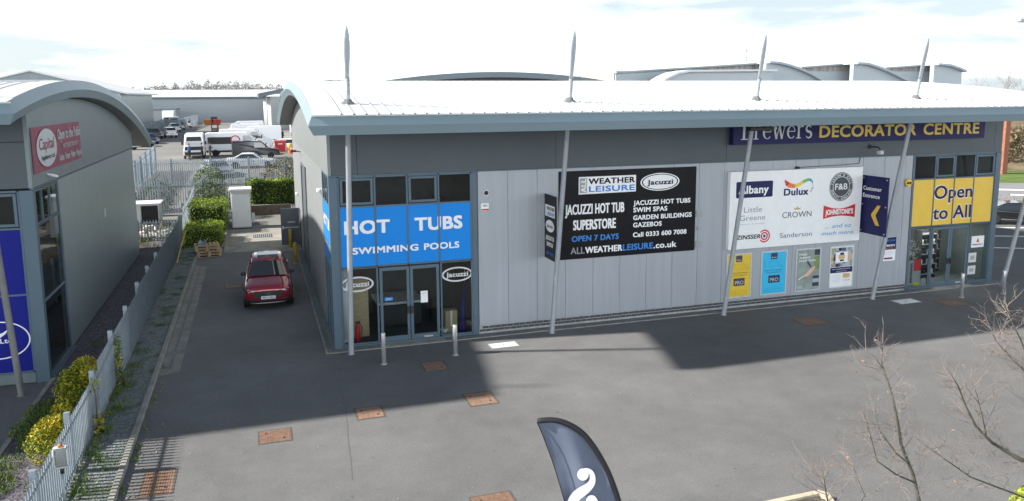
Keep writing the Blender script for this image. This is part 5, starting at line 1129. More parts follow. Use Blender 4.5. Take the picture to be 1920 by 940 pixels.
# ================================================================== OTHER VEHICLES
def vehicle(name, label, cat, paint, x, y, rz, L_=4.4, W_=1.8, kind='hatch', group=None, glass=True, extra=None):
    """built nose towards -y, then turned"""
    t = thing(name, label, cat, (0, 0, 0), group)
    P = {'hatch': ([(0, .35), (.02, .62), (.3, .78), (1.15, .92), (4.1, .98), (4.38, .85), (4.4, .35)], [(1.05, .90), (1.85, 1.42), (2.2, 1.48), (3.5, 1.46), (4.2, .98)]),
         'saloon': ([(0, .35), (.02, .6), (.3, .74), (1.3, .88), (3.9, .95), (4.6, .92), (4.68, .40)], [(1.25, .86), (2.05, 1.36), (2.5, 1.42), (3.2, 1.38), (4.05, .94)]),
         'suv': ([(0, .4), (.02, .8), (.3, .95), (1.2, 1.05), (4.2, 1.12), (4.45, 1.0), (4.5, .4)], [(1.15, 1.03), (1.8, 1.6), (2.2, 1.68), (3.9, 1.64), (4.38, 1.1)]),
         'pickup': ([(0, .45), (.02, .9), (.25, 1.05), (1.4, 1.12), (3.3, 1.12), (3.32, 1.12), (5.2, 1.12), (5.25, .5)], [(1.35, 1.1), (2.0, 1.72), (2.3, 1.78), (3.2, 1.75), (3.5, 1.11)]),
         'van': ([(0, .4), (.0, .9), (.12, 1.12), (.95, 1.38), (1.7, 2.28), (2.1, 2.5), (5.85, 2.52), (5.92, 2.3), (5.92, .4)], None),
         'smallvan': ([(0, .35), (.0, .75), (.12, .92), (.95, 1.1), (1.65, 1.75), (2.0, 1.86), (4.45, 1.84), (4.5, 1.7), (4.5, .35)], None),
         'lorry': ([(0, .5), (0, 1.3), (.15, 1.5), (.55, 2.3), (.75, 2.45), (2.2, 2.5), (2.25, .5)], None)}[kind]
    lo, up = P; kL = L_/max(p[0] for p in lo); sc = lambda pr: [(a*kL, b) for a, b in pr]
    hw = W_/2
    def taper(m, zb, k):
        m.v = [(x*(1-k*max(0, z-zb)), yy, z) for x, yy, z in m.v]
    m = MB(); m.prism(sc(lo), 'x', -hw, hw); taper(m, .9, .07 if kind in ('van', 'smallvan', 'lorry') else .2); m.build('body', paint, t, bevel=.07, seg=2)
    zlo = min(p[1] for p in lo)
    def quad_on(p, q, u0, u1, wk, name, mt=carglass, off=.012):
        (a, b), (c, d) = p, q; n = Vector((0, -(d-b), (c-a))).normalized(); n = n if n.z > 0 else -n
        f = lambda s, e: Vector((e, a+(c-a)*s, b+(d-b)*s))+n*off
        w0 = hw*(1-.09*max(0, b+(d-b)*u0-.9)*2)*wk; w1 = hw*(1-.09*max(0, b+(d-b)*u1-.9)*2)*wk
        k = MB(); k.poly([f(u0, -w0), f(u0, w0), f(u1, w1), f(u1, -w1)]); return k.build(name, mt, t)
    if up:
        u = sc(up); m = MB(); m.prism(u+[(u[-1][0], u[-1][1]-.15), (u[0][0], u[0][1]-.15)], 'x', -hw*.97, hw*.97); taper(m, .9, .38); m.build('cabin', paint, t, bevel=.05, seg=2)
        quad_on(u[0], u[1], .1, .95, .84, 'windscreen'); quad_on(u[-1], u[-2], .15, .92, .80, 'rear_window')
        zr = u[1][1]; z0 = u[0][1]+.06
        for s in (1, -1):
            k = MB(); q = [(u[0][0]+.30, z0), (u[1][0]+.12, zr-.04), (u[-2][0]-.02, zr-.04), (u[-1][0]-.30, z0)]; mid = (q[0][0]+q[3][0])/2
            pts = [(s*(hw*.97*(1-.38*max(0, b-.9))+.012), a, b) for a, b in q]; k.poly(pts if s > 0 else pts[::-1]); k.build('side_window', carglass, t)
    elif kind in ('van', 'smallvan', 'lorry'):
        l = sc(lo); i = 3 if kind != 'lorry' else 2
        quad_on(l[i], l[i+1], .08, .95, .90, 'windscreen')
        z0, z1 = l[i][1]+.05, l[i+1][1]-.1
        for s in (1, -1):
            k = MB(); y0 = l[i][0]+.32*kL; y1 = l[i+1][0]+.75*kL*(1 if kind != 'lorry' else .6)
            pts = [(s*(hw*(1-.07*max(0, b-.9))+.012), a, b) for a, b in ((y0, z0), (l[i+1][0]+.08, z1), (y1, z1), (y1, z0))]; k.poly(pts); k.build('side_window', carglass, t)
            k = MB(); k.obox((s*(hw+.02), l[i][0]+.35, z0+.05), (s, 0, 0), (0, 1, 0), (0, 0, 1), 0, .2, -.06, .06, -.05, .3); k.build('mirror', dark, t)
    for s in (1, -1):
        k = MB(); k.box(*sorted((s*hw*.55, s*hw*.92)), -.012, .1, zlo+.25, zlo+.40); k.build('headlight', lampglass, t)
        k = MB(); k.box(*sorted((s*hw*.72, s*hw*.96)), L_-.06, L_+.012, zlo+.35, zlo+.60); k.build('tail_light', taillamp, t)
        r = .33 if kind not in ('van', 'lorry', 'pickup') else .36
        for yy in (.85*kL, L_-.9*kL) if kind != 'lorry' else (.9, L_+3.2):
            wheel(t, s*(hw+.01), yy, r, .2, det=False)
    k = MB(); k.box(-hw*.5, hw*.5, -.015, .05, zlo+.15, zlo+.32); k.build('grille', dark, t)
    k = MB(); k.box(-.26, .26, L_+.0, L_+.014, zlo+.2, zlo+.31); k.build('number_plate', yellow, t)
    if extra: extra(t, hw, L_)
    return place(t, x, y, tz(y, x), rz)
wv = mat('white_vehicle_paint', (.78, .79, .80), .3, var=0, coat=.5); sv = mat('silver_vehicle_paint', (.42, .45, .48), .3, .5, var=0, coat=.6); bk = mat('black_vehicle_paint', (.012, .012, .015), .2, .2, var=0, coat=.8)
pu = mat('purple_vehicle_paint', (.05, .035, .12), .25, .3, var=0, coat=.8); gy = mat('grey_vehicle_paint', (.16, .17, .18), .3, .4, var=0, coat=.6)
R_ = radians
def at(px, py): 
    z = 2.0; p = G(px, py, z); return p.x, p.y
def van_front(t, hw, L_):
    k = MB(); k.obox((0, .85, 1.35), (1, 0, 0), (0, -.35, .93), (0, .93, .35), -hw*.85, hw*.85, 0, .5, -.02, .02); k.build('open_bonnet', wv, t)
    k = MB(); k.box(-hw*.86, hw*.86, .02, .9, .9, 1.28); k.build('engine_bay', dark, t); k = MB(); k.box(-hw*.9, hw*.9, -.03, .02, .45, .72); k.build('bumper', dark, t)
def van_side(t, hw, L_):
    for s in (1, -1):
        k = MB(); k.box(*sorted((s*(hw-.1), s*(hw+.004))), 3.1, L_-.25, 1.3, 2.05); k.v = [(x-s*.075*max(0, z-.9)*.9, y, z) for x, y, z in k.v]; dp = k.build('dark_graphic', dark, t)
        k = MB(); k.disc((s*(hw+.01), 3.5, 1.72), .5, .5, (0, 1, 0), (0, 0, 1)); k.cur = 1; k.disc((s*(hw+.018), 3.5, 1.72), .38, .38, (0, 1, 0), (0, 0, 1)); k.cur = 2; k.disc((s*(hw+.026), 3.5, 1.60), .24, .1, (0, 1, 0), (0, 0, 1)); k.build('round_emblem', [red, white, red], dp)
        k = MB(); k.box(*sorted((s*(hw-.1), s*(hw+.01))), .3, L_-.1, .42, .62); k.build('sill_trim', dark, t)
# nose to -x: rz=-90 ; nose to +x: rz=+90
x, y = AY(364, 288, 87).x, 87; vehicle('white_van', 'white van facing the camera with its bonnet up and people beside it', 'van', wv, x, y, R_(2), 5.9, 2.0, 'van', extra=van_front)
vehicle('white_van', 'white minibus side-on with a dark panel and a red round emblem', 'van', wv, 1.6, 91.5, R_(88), 6.6, 2.0, 'van', extra=van_side)
vehicle('black_van', 'small black van in front of the white minibus', 'van', bk, 2.5, 86, R_(88), 4.7, 1.85, 'smallvan')
vehicle('white_car', 'white saloon side-on behind the farther palisade fence', 'car', wv, 2.0, 79.5, R_(87), 4.7, 1.82, 'saloon')
vehicle('silver_car', 'pale silver hatchback nose-on in front of the white saloon', 'car', sv, -2.6, 73.5, R_(20), 4.2, 1.78, 'hatch')
vg = 'white vans parked by the right-hand warehouses'
vehicle('white_van', 'nearest of the plain white vans parked behind the minibus', 'van', wv, 2.3, 101, R_(86), 6.2, 2.0, 'van', vg)
vehicle('white_van', 'plain white van with roof bars in the middle of the parked row', 'van', wv, -2.6, 112, R_(-92), 6.2, 2.0, 'van', vg)
vehicle('white_van', 'white van parked behind the van with roof bars', 'van', wv, 2.9, 122, R_(88), 6.0, 2.0, 'van', vg)
vehicle('white_van', 'farthest white van of the row, beside the forklift', 'van', wv, -4.6, 137, R_(-91), 6.2, 2.0, 'van', vg)
vehicle('white_car', 'small white car with its nose by the red wheelie bin', 'car', wv, 6.2, 96, R_(80), 4.1, 1.75, 'hatch')
cg = 'cars parked in a line along the far fence'
for l, p, px_, py_, rz, k in (('silver car nearest in the line, side-on below the curved grey roof', sv, 262, 281, 80, 'hatch'), ('dark purple car second in the line of parked cars', pu, 288, 271, 25, 'hatch'), ('grey estate behind the dark purple car', gy, 297, 261, 25, 'suv'), ('tall white car beside the grey estate', wv, 309, 257, 200, 'suv'), ('pale silver car seen from behind in the line', sv, 322, 247, 195, 'suv'), ('dark car near the far end of the line', gy, 334, 243, 190, 'suv'), ('low black car tucked beside the dark purple car', bk, 279, 276, 30, 'saloon'), ('white hatchback at the very end of the line, by the sheeted gate', wv, 345, 239, 195, 'hatch')):
    q = G(px_, py_, 2.0); vehicle('parked_car', l, 'car', p, q.x, q.y, R_(rz), 4.4, 1.82, k, cg)
def box_body(t, hw, L_):
    k = MB(); k.box(-1.2, 1.2, L_+.1, L_+5.0, .9, 3.7); b = k.build('cargo_box', wv, t, bevel=.05); k = MB(); k.box(-.9, .5, L_+.08, L_+.1, 2.9, 3.25); k.build('box_lettering', dark, b); k = MB(); k.box(-.5, .5, .3, L_+5, .55, .85); k.build('chassis', dark, t)
    k = MB(); k.prism([(.8, 2.4), (L_+.1, 3.6), (L_+.1, 2.4)], 'x', -1.1, 1.1); k.build('wind_deflector', wv, t)
vehicle('lorry', 'white box lorry facing the camera beside the far canopy', 'lorry', wv, AY(314, 226, 182).x, 182, 0, 2.2, 2.2, 'lorry', extra=box_body)
vehicle('white_van', 'white van roof showing over the sheeted gate', 'van', wv, -15.3, 174, R_(4), 5.6, 2.0, 'van')
def box2(t, hw, L_):
    k = MB(); k.box(-1.25, 1.25, -7.5, -.1, 1.0, 3.9); b = k.build('trailer_body', wv, t); k = MB(); k.lathe((.6, -7.52, 3.1), [(.5, 0), (.5, .02)], 16, 'y'); k.build('trailer_graphic', dark, b)
vehicle('lorry', 'white lorry trailer sticking out of the warehouse door', 'lorry', wv, -26.2, 172, 0, 2.2, 2.3, 'lorry', extra=box2)
t = vehicle('black_car', 'black saloon parked beyond the right-hand end of the shop', 'car', bk, 0, 0, 0, 4.6, 1.8, 'saloon'); p = G(1872, 418); dd = (G(1960, 422)-G(1860, 417)).normalized(); place(t, p.x+dd.x*3.4, p.y+dd.y*3.4, 0, atan2(dd.y, dd.x)+pi/2)
# forklift
x, y, z = -5.9, 135, 2.0; t = thing('forklift', 'dark forklift standing by the farthest white van', 'forklift', (x, y, z)); m = MB(); m.box(x-.55, x+.55, y, y+1.6, z+.25, z+1.1); m.build('body', dark, t, bevel=.06); m = MB(); [m.box(x+s*.42-.06, x+s*.42+.06, y-.15, y-.03, z+.1, z+3.3) for s in (-1, 1)]; m.box(x-.4, x+.4, y-.13, y-.05, z+1.2, z+1.5); m.build('lifting_frame', iron, t)
m = MB(); [m.box(x+s*.5-.04, x+s*.5+.04, y+a-.04, y+a+.04, z+1.1, z+2.15) for s in (-1, 1) for a in (.1, 1.3)]; m.box(x-.6, x+.6, y-.05, y+1.45, z+2.15, z+2.25); m.build('guard', dark, t); [MB().lathe((x+s*.5, y+a, z+.28), [(.28, -.1), (.28, .1)], 14, 'x').build('wheel', rubber, t) for s in (-1, 1) for a in (.25, 1.35)]
m = MB(); m.box(x-.45, x+.45, y-.9, y-.1, z+2.9, z+3.3); tag(m.build('crate', dark), 'dark crate raised on the forklift', 'crate')

# ================================================================== PEOPLE
def person(label, x, y, rz, shirt, trousers, arm='down', hair=dark, h=1.75):
    z = tz(y, x); t = thing('person', label, 'person', (x, y, z)); c, s = cos(rz), sin(rz)
    W = lambda a, b, e: Vector((x+a*c-b*s, y+a*s+b*c, z+e*h))
    P = [('pel', (0, 0, .53), .085), ('bel', (0, -.005, .60), .08), ('che', (0, 0, .73), .098), ('nck', (0, -.01, .835), .034), ('hd0', (0, -.02, .875), .042), ('hd1', (0, -.03, .925), .056), ('hd2', (0, -.015, .975), .042)]
    E = [('pel', 'bel'), ('bel', 'che'), ('che', 'nck'), ('nck', 'hd0'), ('hd0', 'hd1'), ('hd1', 'hd2')]
    for sd_, q in ((1, 'r'), (-1, 'l')):
        P += [('hip'+q, (sd_*.055, 0, .49), .06), ('kne'+q, (sd_*.065, -.02*sd_, .28), .038), ('ank'+q, (sd_*.07, .01, .05), .026), ('toe'+q, (sd_*.08, -.085, .018), .022)]
        E += [('pel', 'hip'+q), ('hip'+q, 'kne'+q), ('kne'+q, 'ank'+q), ('ank'+q, 'toe'+q)]
        el, ha = ((sd_*.155, .01, .63), (sd_*.15, -.07, .50)) if arm == 'down' or (arm == 'one' and sd_ < 0) else ((sd_*.16, -.09, .66), (sd_*.11, -.24, .70))
        fg = (ha[0]*.97, ha[1]-.03, ha[2]-.035 if arm == 'down' else ha[2]+.01)
        P += [('sho'+q, (sd_*.115, 0, .795), .047), ('elb'+q, el, .03), ('han'+q, ha, .021), ('fin'+q, fg, .016)]; E += [('che', 'sho'+q), ('sho'+q, 'elb'+q), ('elb'+q, 'han'+q), ('han'+q, 'fin'+q)]
    ix = {p[0]: i for i, p in enumerate(P)}; me = bpy.data.meshes.new('body'); me.from_pydata([tuple(W(*p[1])-Vector((x, y, z))) for p in P], [(ix[a], ix[b]) for a, b in E], [])
    o = bpy.data.objects.new('tmp', me); COL.objects.link(o); sk = o.modifiers.new('s', 'SKIN'); o.modifiers.new('d', 'SUBSURF').levels = 1; sv_ = me.skin_vertices[0].data
    for i, p in enumerate(P): sv_[i].radius = (p[2]*h, p[2]*h*.85)
    sv_[0].use_root = True
    dg = bpy.context.evaluated_depsgraph_get(); nm = bpy.data.meshes.new_from_object(o.evaluated_get(dg)); bpy.data.objects.remove(o)
    skin = mat('skin', (.45, .27, .19), .6, var=0)
    for mm in (trousers, shirt, skin, dark): nm.materials.append(mm)
    for f in nm.polygons:
        f.use_smooth = True; cz = f.center.z/h; r = hypot(f.center.x, f.center.y)/h
        f.material_index = 3 if cz < .045 else 2 if cz > .83 or (r > .135 and cz < .56) or (r > .2) else 0 if cz < .555 else 1
    b = bpy.data.objects.new('body', nm); COL.objects.link(b); b.parent = t
    m = MB(); q = W(0, .0, .95); m.lathe(q, [(.06*h, -.02*h), (.064*h, .015*h), (.045*h, .045*h), (.01*h, .056*h)], 12); m.build('hair', hair, t)
    m = MB(); q = W(0, -.085, .93); m.lathe(q, [(.012*h, -.015*h), (.008*h, .012*h)], 6)
    for sd_ in (1, -1): m.lathe(W(sd_*.022, -.078, .938), [(.006*h, 0), (.005*h, .008*h)], 6)
    m.build('face', mat('face_detail', (.30, .16, .12), .6, var=0), t)
dk = mat('dark_clothing', (.018, .018, .022), .9, var=.1); wk = mat('grey_clothing', (.10, .10, .11), .9, var=.1); bl_ = mat('blue_clothing', (.04, .08, .2), .9, var=.1)
person('person in dark clothes reaching into the open bonnet of the white van', AY(379, 288, 85.8).x, 85.8, R_(-80), dk, dk, 'reach')
person('person in blue top in front of the open bonnet of the white van', AY(355, 288, 85.6).x, 85.6, R_(160), bl_, dk, 'reach')
person('person in dark jacket and grey trousers standing apart, between the van and the minibus', AY(394, 288, 86.4).x, 86.4, R_(60), wk, wk, 'one')
person('person in dark clothes at the warehouse door, left of two', 3.9, 117.5, R_(20), dk, dk)
person('person in dark clothes at the warehouse door, right of two', 5.2, 116.5, R_(-30), dk, dk, 'one')

# ================================================================== YARD OBJECTS
t = thing('storage_cabinet', 'tall white cabinet standing on the concrete between the hedges', 'cabinet', (-1.05, 52.3, 0))
def cabz(px, py): return G(px, py)
x0, x1, y0, y1 = -1.62, -.38, 52.0, 53.2
m = MB(); m.box(x0+.04, x1-.04, y0+.04, y1-.04, .06, 2.42); m.build('body', offwhite, t, bevel=.01)
m = MB(); m.box(x0+.08, x1-.08, y0, y0+.03, .12, 2.2); d = m.build('door', white, t, bevel=.01); m = MB(); m.box(x1-.2, x1-.17, y0-.03, y0, 1.0, 1.2); m.build('handle', steel, d)
m = MB(); m.box(x0-.06, x1+.06, y0-.06, y1+.06, 2.42, 2.56); m.build('lid', white, t, bevel=.02); m = MB(); m.box(x0+.02, x1-.02, y0+.02, y1-.02, 0, .06); m.build('base', dark, t)
m = MB(); m.box(x1, x1+.18, y0+.15, y0+.5, .35, .95); m.build('meter_box', offwhite, t, bevel=.02)
t = thing('retaining_wall', 'low brown retaining wall under the bright hedge', 'wall', (.9, 56.5, 0)); m = MB(); m.box(-.55, 2.19, 56.4, 56.62, 0, .85); m.build('brickwork', mat('brown_wall', (.17, .125, .09), .9, var=.3, scale=3, bump=.4, bscale=20), t)
m = MB(); m.box(-.58, 2.19, 56.37, 56.66, .85, .90); m.build('coping', concrete, t)
def pallet(label, x, y, z, rz):
    t = thing('pallet', label, 'pallet', (0, 0, 0), 'stacked timber pallets'); L_, W_ = 1.2, 1.0
    m = MB(); [m.box(-L_/2+i*.184, -L_/2+i*.184+.1, -W_/2, W_/2, .122, .144) for i in range(7)]; m.build('top_boards', timber, t)
    m = MB(); [m.box(-L_/2, L_/2, yy-.05, yy+.05, .1, .122) for yy in (-.45, 0, .45)]; m.build('stringers', timber, t)
    m = MB(); [m.box(xx-.07, xx+.07, yy-.05, yy+.05, .022, .1) for xx in (-.53, 0, .53) for yy in (-.45, 0, .45)]; m.build('blocks', timber, t)
    m = MB(); [m.box(-L_/2, L_/2, yy-.05, yy+.05, 0, .022) for yy in (-.45, 0, .45)]; m.build('bottom_boards', timber, t); return place(t, x, y, z, rz)
for i, l in enumerate(('timber pallet at the bottom of the stack by the low hedge', 'timber pallet second from the ground in the stack', 'timber pallet third in the stack, shifted to one side', 'timber pallet on top of the stack')): pallet(l, -2.55+(.0, .02, -.10, -.12)[i], 43.6+(.0, .02, .16, .2)[i], .012+i*.146, radians((3, 4, 6, 7)[i]))
t = thing('metal_sheet', 'bent grey metal sheet lying on the pallet stack', 'sheet', (-2.95, 43.6, .6)); m = MB()
for i in range(6): m.quad((-3.06+i*.07, 43.25, .62+.03*(i-2.5)**2*.6), (-3.06+(i+1)*.07, 43.25, .62+.03*(i-1.5)**2*.6), (-3.0+(i+1)*.07, 44.15, .68+.03*(i-1.5)**2*.6), (-3.0+i*.07, 44.15, .68+.03*(i-2.5)**2*.6))
so_ = m.build('plate', mat('dull_sheet', (.22, .25, .27), .5, .3), t); so_.modifiers.new('s', 'SOLIDIFY').thickness = .02
m = MB(); m.box(-3.07, -2.64, 43.24, 43.26, .60, .64); m.build('edge', galv, t)
t = thing('plank', 'yellowish timber plank leaning on the fence by the low hedge', 'plank', (-3.9, 43, .1)); m = MB(); m.tube([(-3.98, 41.6, .1), (-3.9, 43.6, .6), (-3.75, 45.2, 1.15)], [.045, .045, .045], 4); tag(m.build('board', mat('yellow_timber', (.48, .34, .10), .8, var=.2), t), '', 'x') if False else m.build('board', mat('yellow_timber', (.48, .34, .10), .8, var=.2), t)
m = MB(); m.tube([(-3.97, 41.55, .1), (-3.985, 41.7, .13)], .05, 4); m.build('end_cap', timber, t)
p = AX(255, 374, -8.8); t = thing('white_box', 'large white open box lying on the rough ground behind the fence', 'container', (-8, 55.5, .2))
m = MB(); x0, x1, y0, y1, z0, z1 = -9.0, -6.05, 54.6, 56.4, .1, 1.5; m.box(x0, x1, y0, y0+.05, z0, z1); m.box(x0, x1, y1-.05, y1, z0, z1); m.box(x0, x0+.05, y0+.05, y1-.05, z0, z1); m.build('walls', white, t); m = MB(); m.box(x0-.02, x1+.1, y0-.04, y1+.04, z1, z1+.06); m.build('lid', white, t); m = MB(); m.box(x0+.05, x1-.3, y0+.05, y1-.05, z0, z0+.1); m.build('lining', dark, t); m = MB(); m.box(x1-1.05, x1-.06, y0-.02, y0-.004, z0+.05, z1-.08); m.build('opening_shade', dark, t)  # dark panel on the front stands for the shade inside the opening
for i in range(4): 
    x, y = -10.6+i*.72, 60.4+.2*(i % 2); z = tz(y, x); t = thing('wheelie_bin', ('dark wheelie bin behind the back fence, leftmost of four', 'dark wheelie bin behind the back fence, second of four', 'dark wheelie bin behind the back fence, third of four', 'dark wheelie bin behind the back fence, nearest the green bush')[i], 'bin', (x, y, z), 'dark bins behind the back fence')
    m = MB(); m.prism([(-.24, .1), (.24, .1), (.29, 1.1), (-.29, 1.1)], 'y', -.3, .3); m.v = [(a+x, b+y, c+z) for a, b, c in m.v]; m.build('tub', dark, t); m = MB(); m.box(x-.31, x+.31, y-.36, y+.34, z+1.1, z+1.16); m.build('lid', dark, t, bevel=.02); m = MB(); m.lathe((x, y+.3, z+.1), [(.1, -.25), (.1, .25)], 10, 'x'); m.build('wheel_axle', rubber, t)
p = AY(526, 286, 93); t = thing('wheelie_bin', 'bright red wheelie bin at the corner of the shop roof', 'bin', tuple(p)); x, y = p.x, p.y; z = tz(y, x)
m = MB(); m.prism([(-.5, .15), (.5, .15), (.62, 1.35), (-.62, 1.35)], 'y', -.45, .45); m.v = [(a+x, b+y, c+z) for a, b, c in m.v]; m.build('tub', red, t); m = MB(); m.box(x-.68, x+.68, y-.5, y+.5, z+1.35, z+1.47); m.build('lid', mat('faded_red', (.45, .2, .2), .6), t, bevel=.04); m = MB(); m.box(x-.25, x+.25, y-.47, y-.45, z+1.0, z+1.15); m.build('label', offwhite, t); 
for i, (dx, hh, c_) in enumerate(((1.0, 1.1, mat('pale_yellow_drum', (.7, .5, .12), .6)), (1.55, 1.0, mat('cream_drum', (.62, .52, .33), .6)), (1.25, .6, red))):
    t = thing('drum', ('pale yellow drum beside the red bin', 'cream drum against the shop corner near the red bin', 'low red drum in front of the yellow drum')[i], 'drum', (x+dx, y-.5-.8*(i == 2), z)); m = MB(); m.lathe((x+dx, y-.5-.9*(i == 2), z), [(.27, 0), (.28, .05), (.27, hh*.5), (.28, hh*.52), (.27, hh)], 16); m.build('shell', c_, t); m = MB(); m.lathe((x+dx, y-.5-.9*(i == 2), z+hh), [(.25, 0), (.25, .03)], 16); m.build('lid', white, t)
for l, px_, c_ in (('orange skip at the far end of the yard', 391, mat('orange_skip', (.42, .13, .015), .6)), ('small red skip beside the orange one', 405, mat('red_skip', (.55, .02, .02), .6))):
    p = AY(px_, 224, 200); w_ = 1.05 if 'orange' in l else .48; x, y = p.x, 200; t = thing('skip', l, 'skip', (x, y, 2), 'skips at the far end of the yard'); m = MB(); m.prism([(-w_*.85, 0), (w_*.85, 0), (w_, 1.1), (-w_, 1.1)], 'y', -1, 1); m.v = [(a+x, b+y, c+2) for a, b, c in m.v]; m.build('tub', c_, t); m = MB(); m.box(x-w_-.05, x+w_+.05, y-1.05, y+1.05, 3.08, 3.2); m.build('rim', c_, t)
# work lamp on a pole in front of the fence
p = AX(114, 858, -3.9); x, y, z = p.x, p.y, p.z; t = thing('site_lamp', 'grey framed lamp with an orange cap on a pole in front of the fence', 'lamp', (x, y, .1))
m = MB(); m.tube([(x, y, .05), (x, y, z-.33)], .025, 10); m.build('pole', galv, t); m = MB(); m.tube([(x, y, z-.33), (x, y, z-.20)], .035, 10); m.build('socket', dark, t)
fx = .21; m = MB(); m.box(x-.10, x+.10, y-.03, y+.05, z-.18, z+.19); m.build('lamp_panel', mat('lamp_glass', (.34, .36, .34), .25, .1, var=.1), t, bevel=.015)
m = MB(); m.box(x-.135, x-.103, y-.05, y+.06, z-.16, z+.18); m.box(x+.103, x+.135, y-.05, y+.06, z-.16, z+.18); m.box(x-.12, x+.12, y-.05, y+.06, z-.215, z-.183); m.box(x-.12, x+.12, y-.05, y+.06, z+.193, z+.22); m.build('frame', offwhite, t, bevel=.02)
m = MB(); m.lathe((x, y, z+.22), [(.045, 0), (.045, .03), (.02, .055)], 12); m.build('orange_cap', mat('orange_cap', (.62, .17, .02), .5), t)
# feather flag
def feather_flag():
    d0 = Vector((_f.x, _f.y, 0)).normalized(); s_ = Vector((d0.y, -d0.x, 0)); D = 8.6
    def on(px, py): r = ray(px, py); return Vector((0, 0, CAMZ))+r*(D/r.dot(d0))
    b = on(1180, 1500); base = Vector((b.x, b.y, 0))
    t = thing('feather_flag', 'dark grey-blue feather flag with a white curl emblem and black edge', 'flag', tuple(base))
    out_ = [(1007, 789), (1030, 787), (1052, 790), (1075, 800), (1095, 815), (1112, 836), (1127, 860), (1140, 885), (1150, 910), (1160, 940), (1176, 1000), (1190, 1080), (1200, 1180), (1206, 1300)]
    inn = [(1007, 792), (1016, 812), (1026, 838), (1037, 868), (1047, 900), (1058, 938), (1072, 985), (1085, 1030), (1098, 1080), (1112, 1130), (1124, 1180), (1134, 1230), (1144, 1290), (1150, 1330)]
    def spl(P_, k=4):
        o_ = []
        for i in range(len(P_)-1):
            p0, p1, p2, p3 = P_[max(0, i-1)], P_[i], P_[i+1], P_[min(len(P_)-1, i+2)]
            for j in range(k):
                u = j/k; o_.append(tuple(.5*((2*b)+(-a+c)*u+(2*a-5*b+4*c-d)*u*u+(-a+3*b-3*c+d)*u**3) for a, b, c, d in zip(p0, p1, p2, p3)))
        return o_+[tuple(P_[-1])]
    out_, inn = spl(out_), spl(inn)
    n = len(out_); cols = 12; m = MB(); rows = []
    def P(i, k, off=0.):
        a, c = on(*inn[i]), on(*out_[i]); q = a.lerp(c, k); f = .05*sin(k*5.2+i*.06)*min(1, i*.075)*(1-k**4)+.016*sin(k*11+i*.22)*min(1, i*.05); return q+d0*(f+off)
    for i in range(n): rows.append(m.add(*[P(i, k/cols) for k in range(cols+1)]))
    for a, b_ in zip(rows, rows[1:]):
        for k in range(cols): m.face((a[k], a[k+1], b_[k+1], b_[k]), True)
    m.build('flag_cloth', mat('flag_cloth', (.115, .138, .195), .6, var=.05, scale=2), t)
    m = MB(); m.tube([on(*p)-d0*.01 for p in out_]+[on(1207, 1360), base+Vector((0, 0, .1))], [.022]+[.034]*(n-1)+[.03, .025], 8); m.build('black_edge', mat('black_webbing', (.012, .012, .014), .7, var=0), t)
    m = MB(); m.tube([on(*p)-d0*.004 for p in inn], .006, 6); m.build('hem', dark, t)
    def emb(pts, ws, k0=0):
        ps = spl([(*p, w_) for p, w_ in zip(pts, ws)], 3); pts = [(p[0], p[1]) for p in ps]; ws = [p[2] for p in ps]
        mm = MB(); rows = []
        for i, p in enumerate(pts):
            q = on(*p)-d0*.065; pa = on(*pts[max(0, i-1)]); pb = on(*pts[min(len(pts)-1, i+1)]); dd = (pb-pa).normalized(); nn = dd.cross(d0).normalized()*ws[i]*D/FPX/2; rows.append(mm.add(q+nn, q-nn))
        for a, b_ in zip(rows, rows[1:]): mm.face((a[0], a[1], b_[1], b_[0]))
        return mm
    def circ(px, py, r): return on(px, py)-d0*.066, r*D/FPX
    A_ = emb([(1090, 875.5), (1099, 875.5), (1107, 881), (1110, 891), (1108, 901), (1100, 910), (1090, 917), (1080, 925), (1073, 936), (1070, 950), (1071, 964), (1074, 978), (1082, 990)], [2, 6, 9, 11, 14, 18, 21, 21, 20, 18, 15, 9, 3])
    c, r = circ(1092, 885, 11.5); A_.disc(c, r, r*1.12, s_, (0, 0, 1), 24)
    c, r = circ(1108, 934, 11); A_.disc(c, r, r*1.1, s_, (0, 0, 1), 24); C2 = emb([(1113, 928), (1118, 940), (1117, 955), (1108, 968), (1096, 980), (1090, 995), (1092, 1010)], [6, 9, 13, 15, 16, 14, 6])
    o = len(A_.v); A_.v += C2.v; A_.f += [tuple(i+o for i in f) for f in C2.f]; A_.m += C2.m; A_.sm += C2.sm
    A_.build('curl_emblem', white, t)
    m = MB(); m.lathe(tuple(base), [(.25, 0), (.25, .04), (.03, .06), (.03, .25)], 16); m.build('foot', dark, t)
feather_flag()

# ================================================================== FAR BUILDINGS AND SKYLINE
pale = mat('pale_wall', (.46, .49, .51), .5, .1, var=.04, scale=.2, stretch=(2, 2, .1)); paleL = mat('pale_lap_wall', (.48, .51, .53), .5, .1, var=.05, scale=.5); dkr = mat('slate_blue_roof', (.13, .165, .19), .5, .1, var=.05); farroof = mat('far_white_roof', (.66, .68, .69), .5, var=.03)
def ribs(m, x0, x1, y, z0, z1, step):
    x = x0
    while x < x1: m.box(x, x+step*.45, y-.06, y, z0, z1); x += step
t = thing('warehouse', 'long pale ribbed warehouse across the far end of the yard', 'building', (-10, 218, 2)); m = MB(); m.box(-38, 46, 218, 258, 2, 8.3); ribs(m, -38, 12, 218, 2, 8.3, .9); m.build('wall', mat('ribbed_far_wall', (.40, .435, .46), .5, .1, var=.03), t)
m = MB(); m.prism([(217.4, 8.3), (217.4, 8.55), (238, 10.6), (259, 8.5), (259, 8.3)], 'x', -39, 47); m.build('roof', farroof, t); m = MB(); m.box(-39, 47, 217.2, 217.42, 8.15, 8.6); m.build('gutter', dkr, t)
m = MB(); m.prism([(-4, 8.7), (14, 10.4), (34, 8.7)], 'y', 225, 232); m.build('roof_gable', dkr, t)
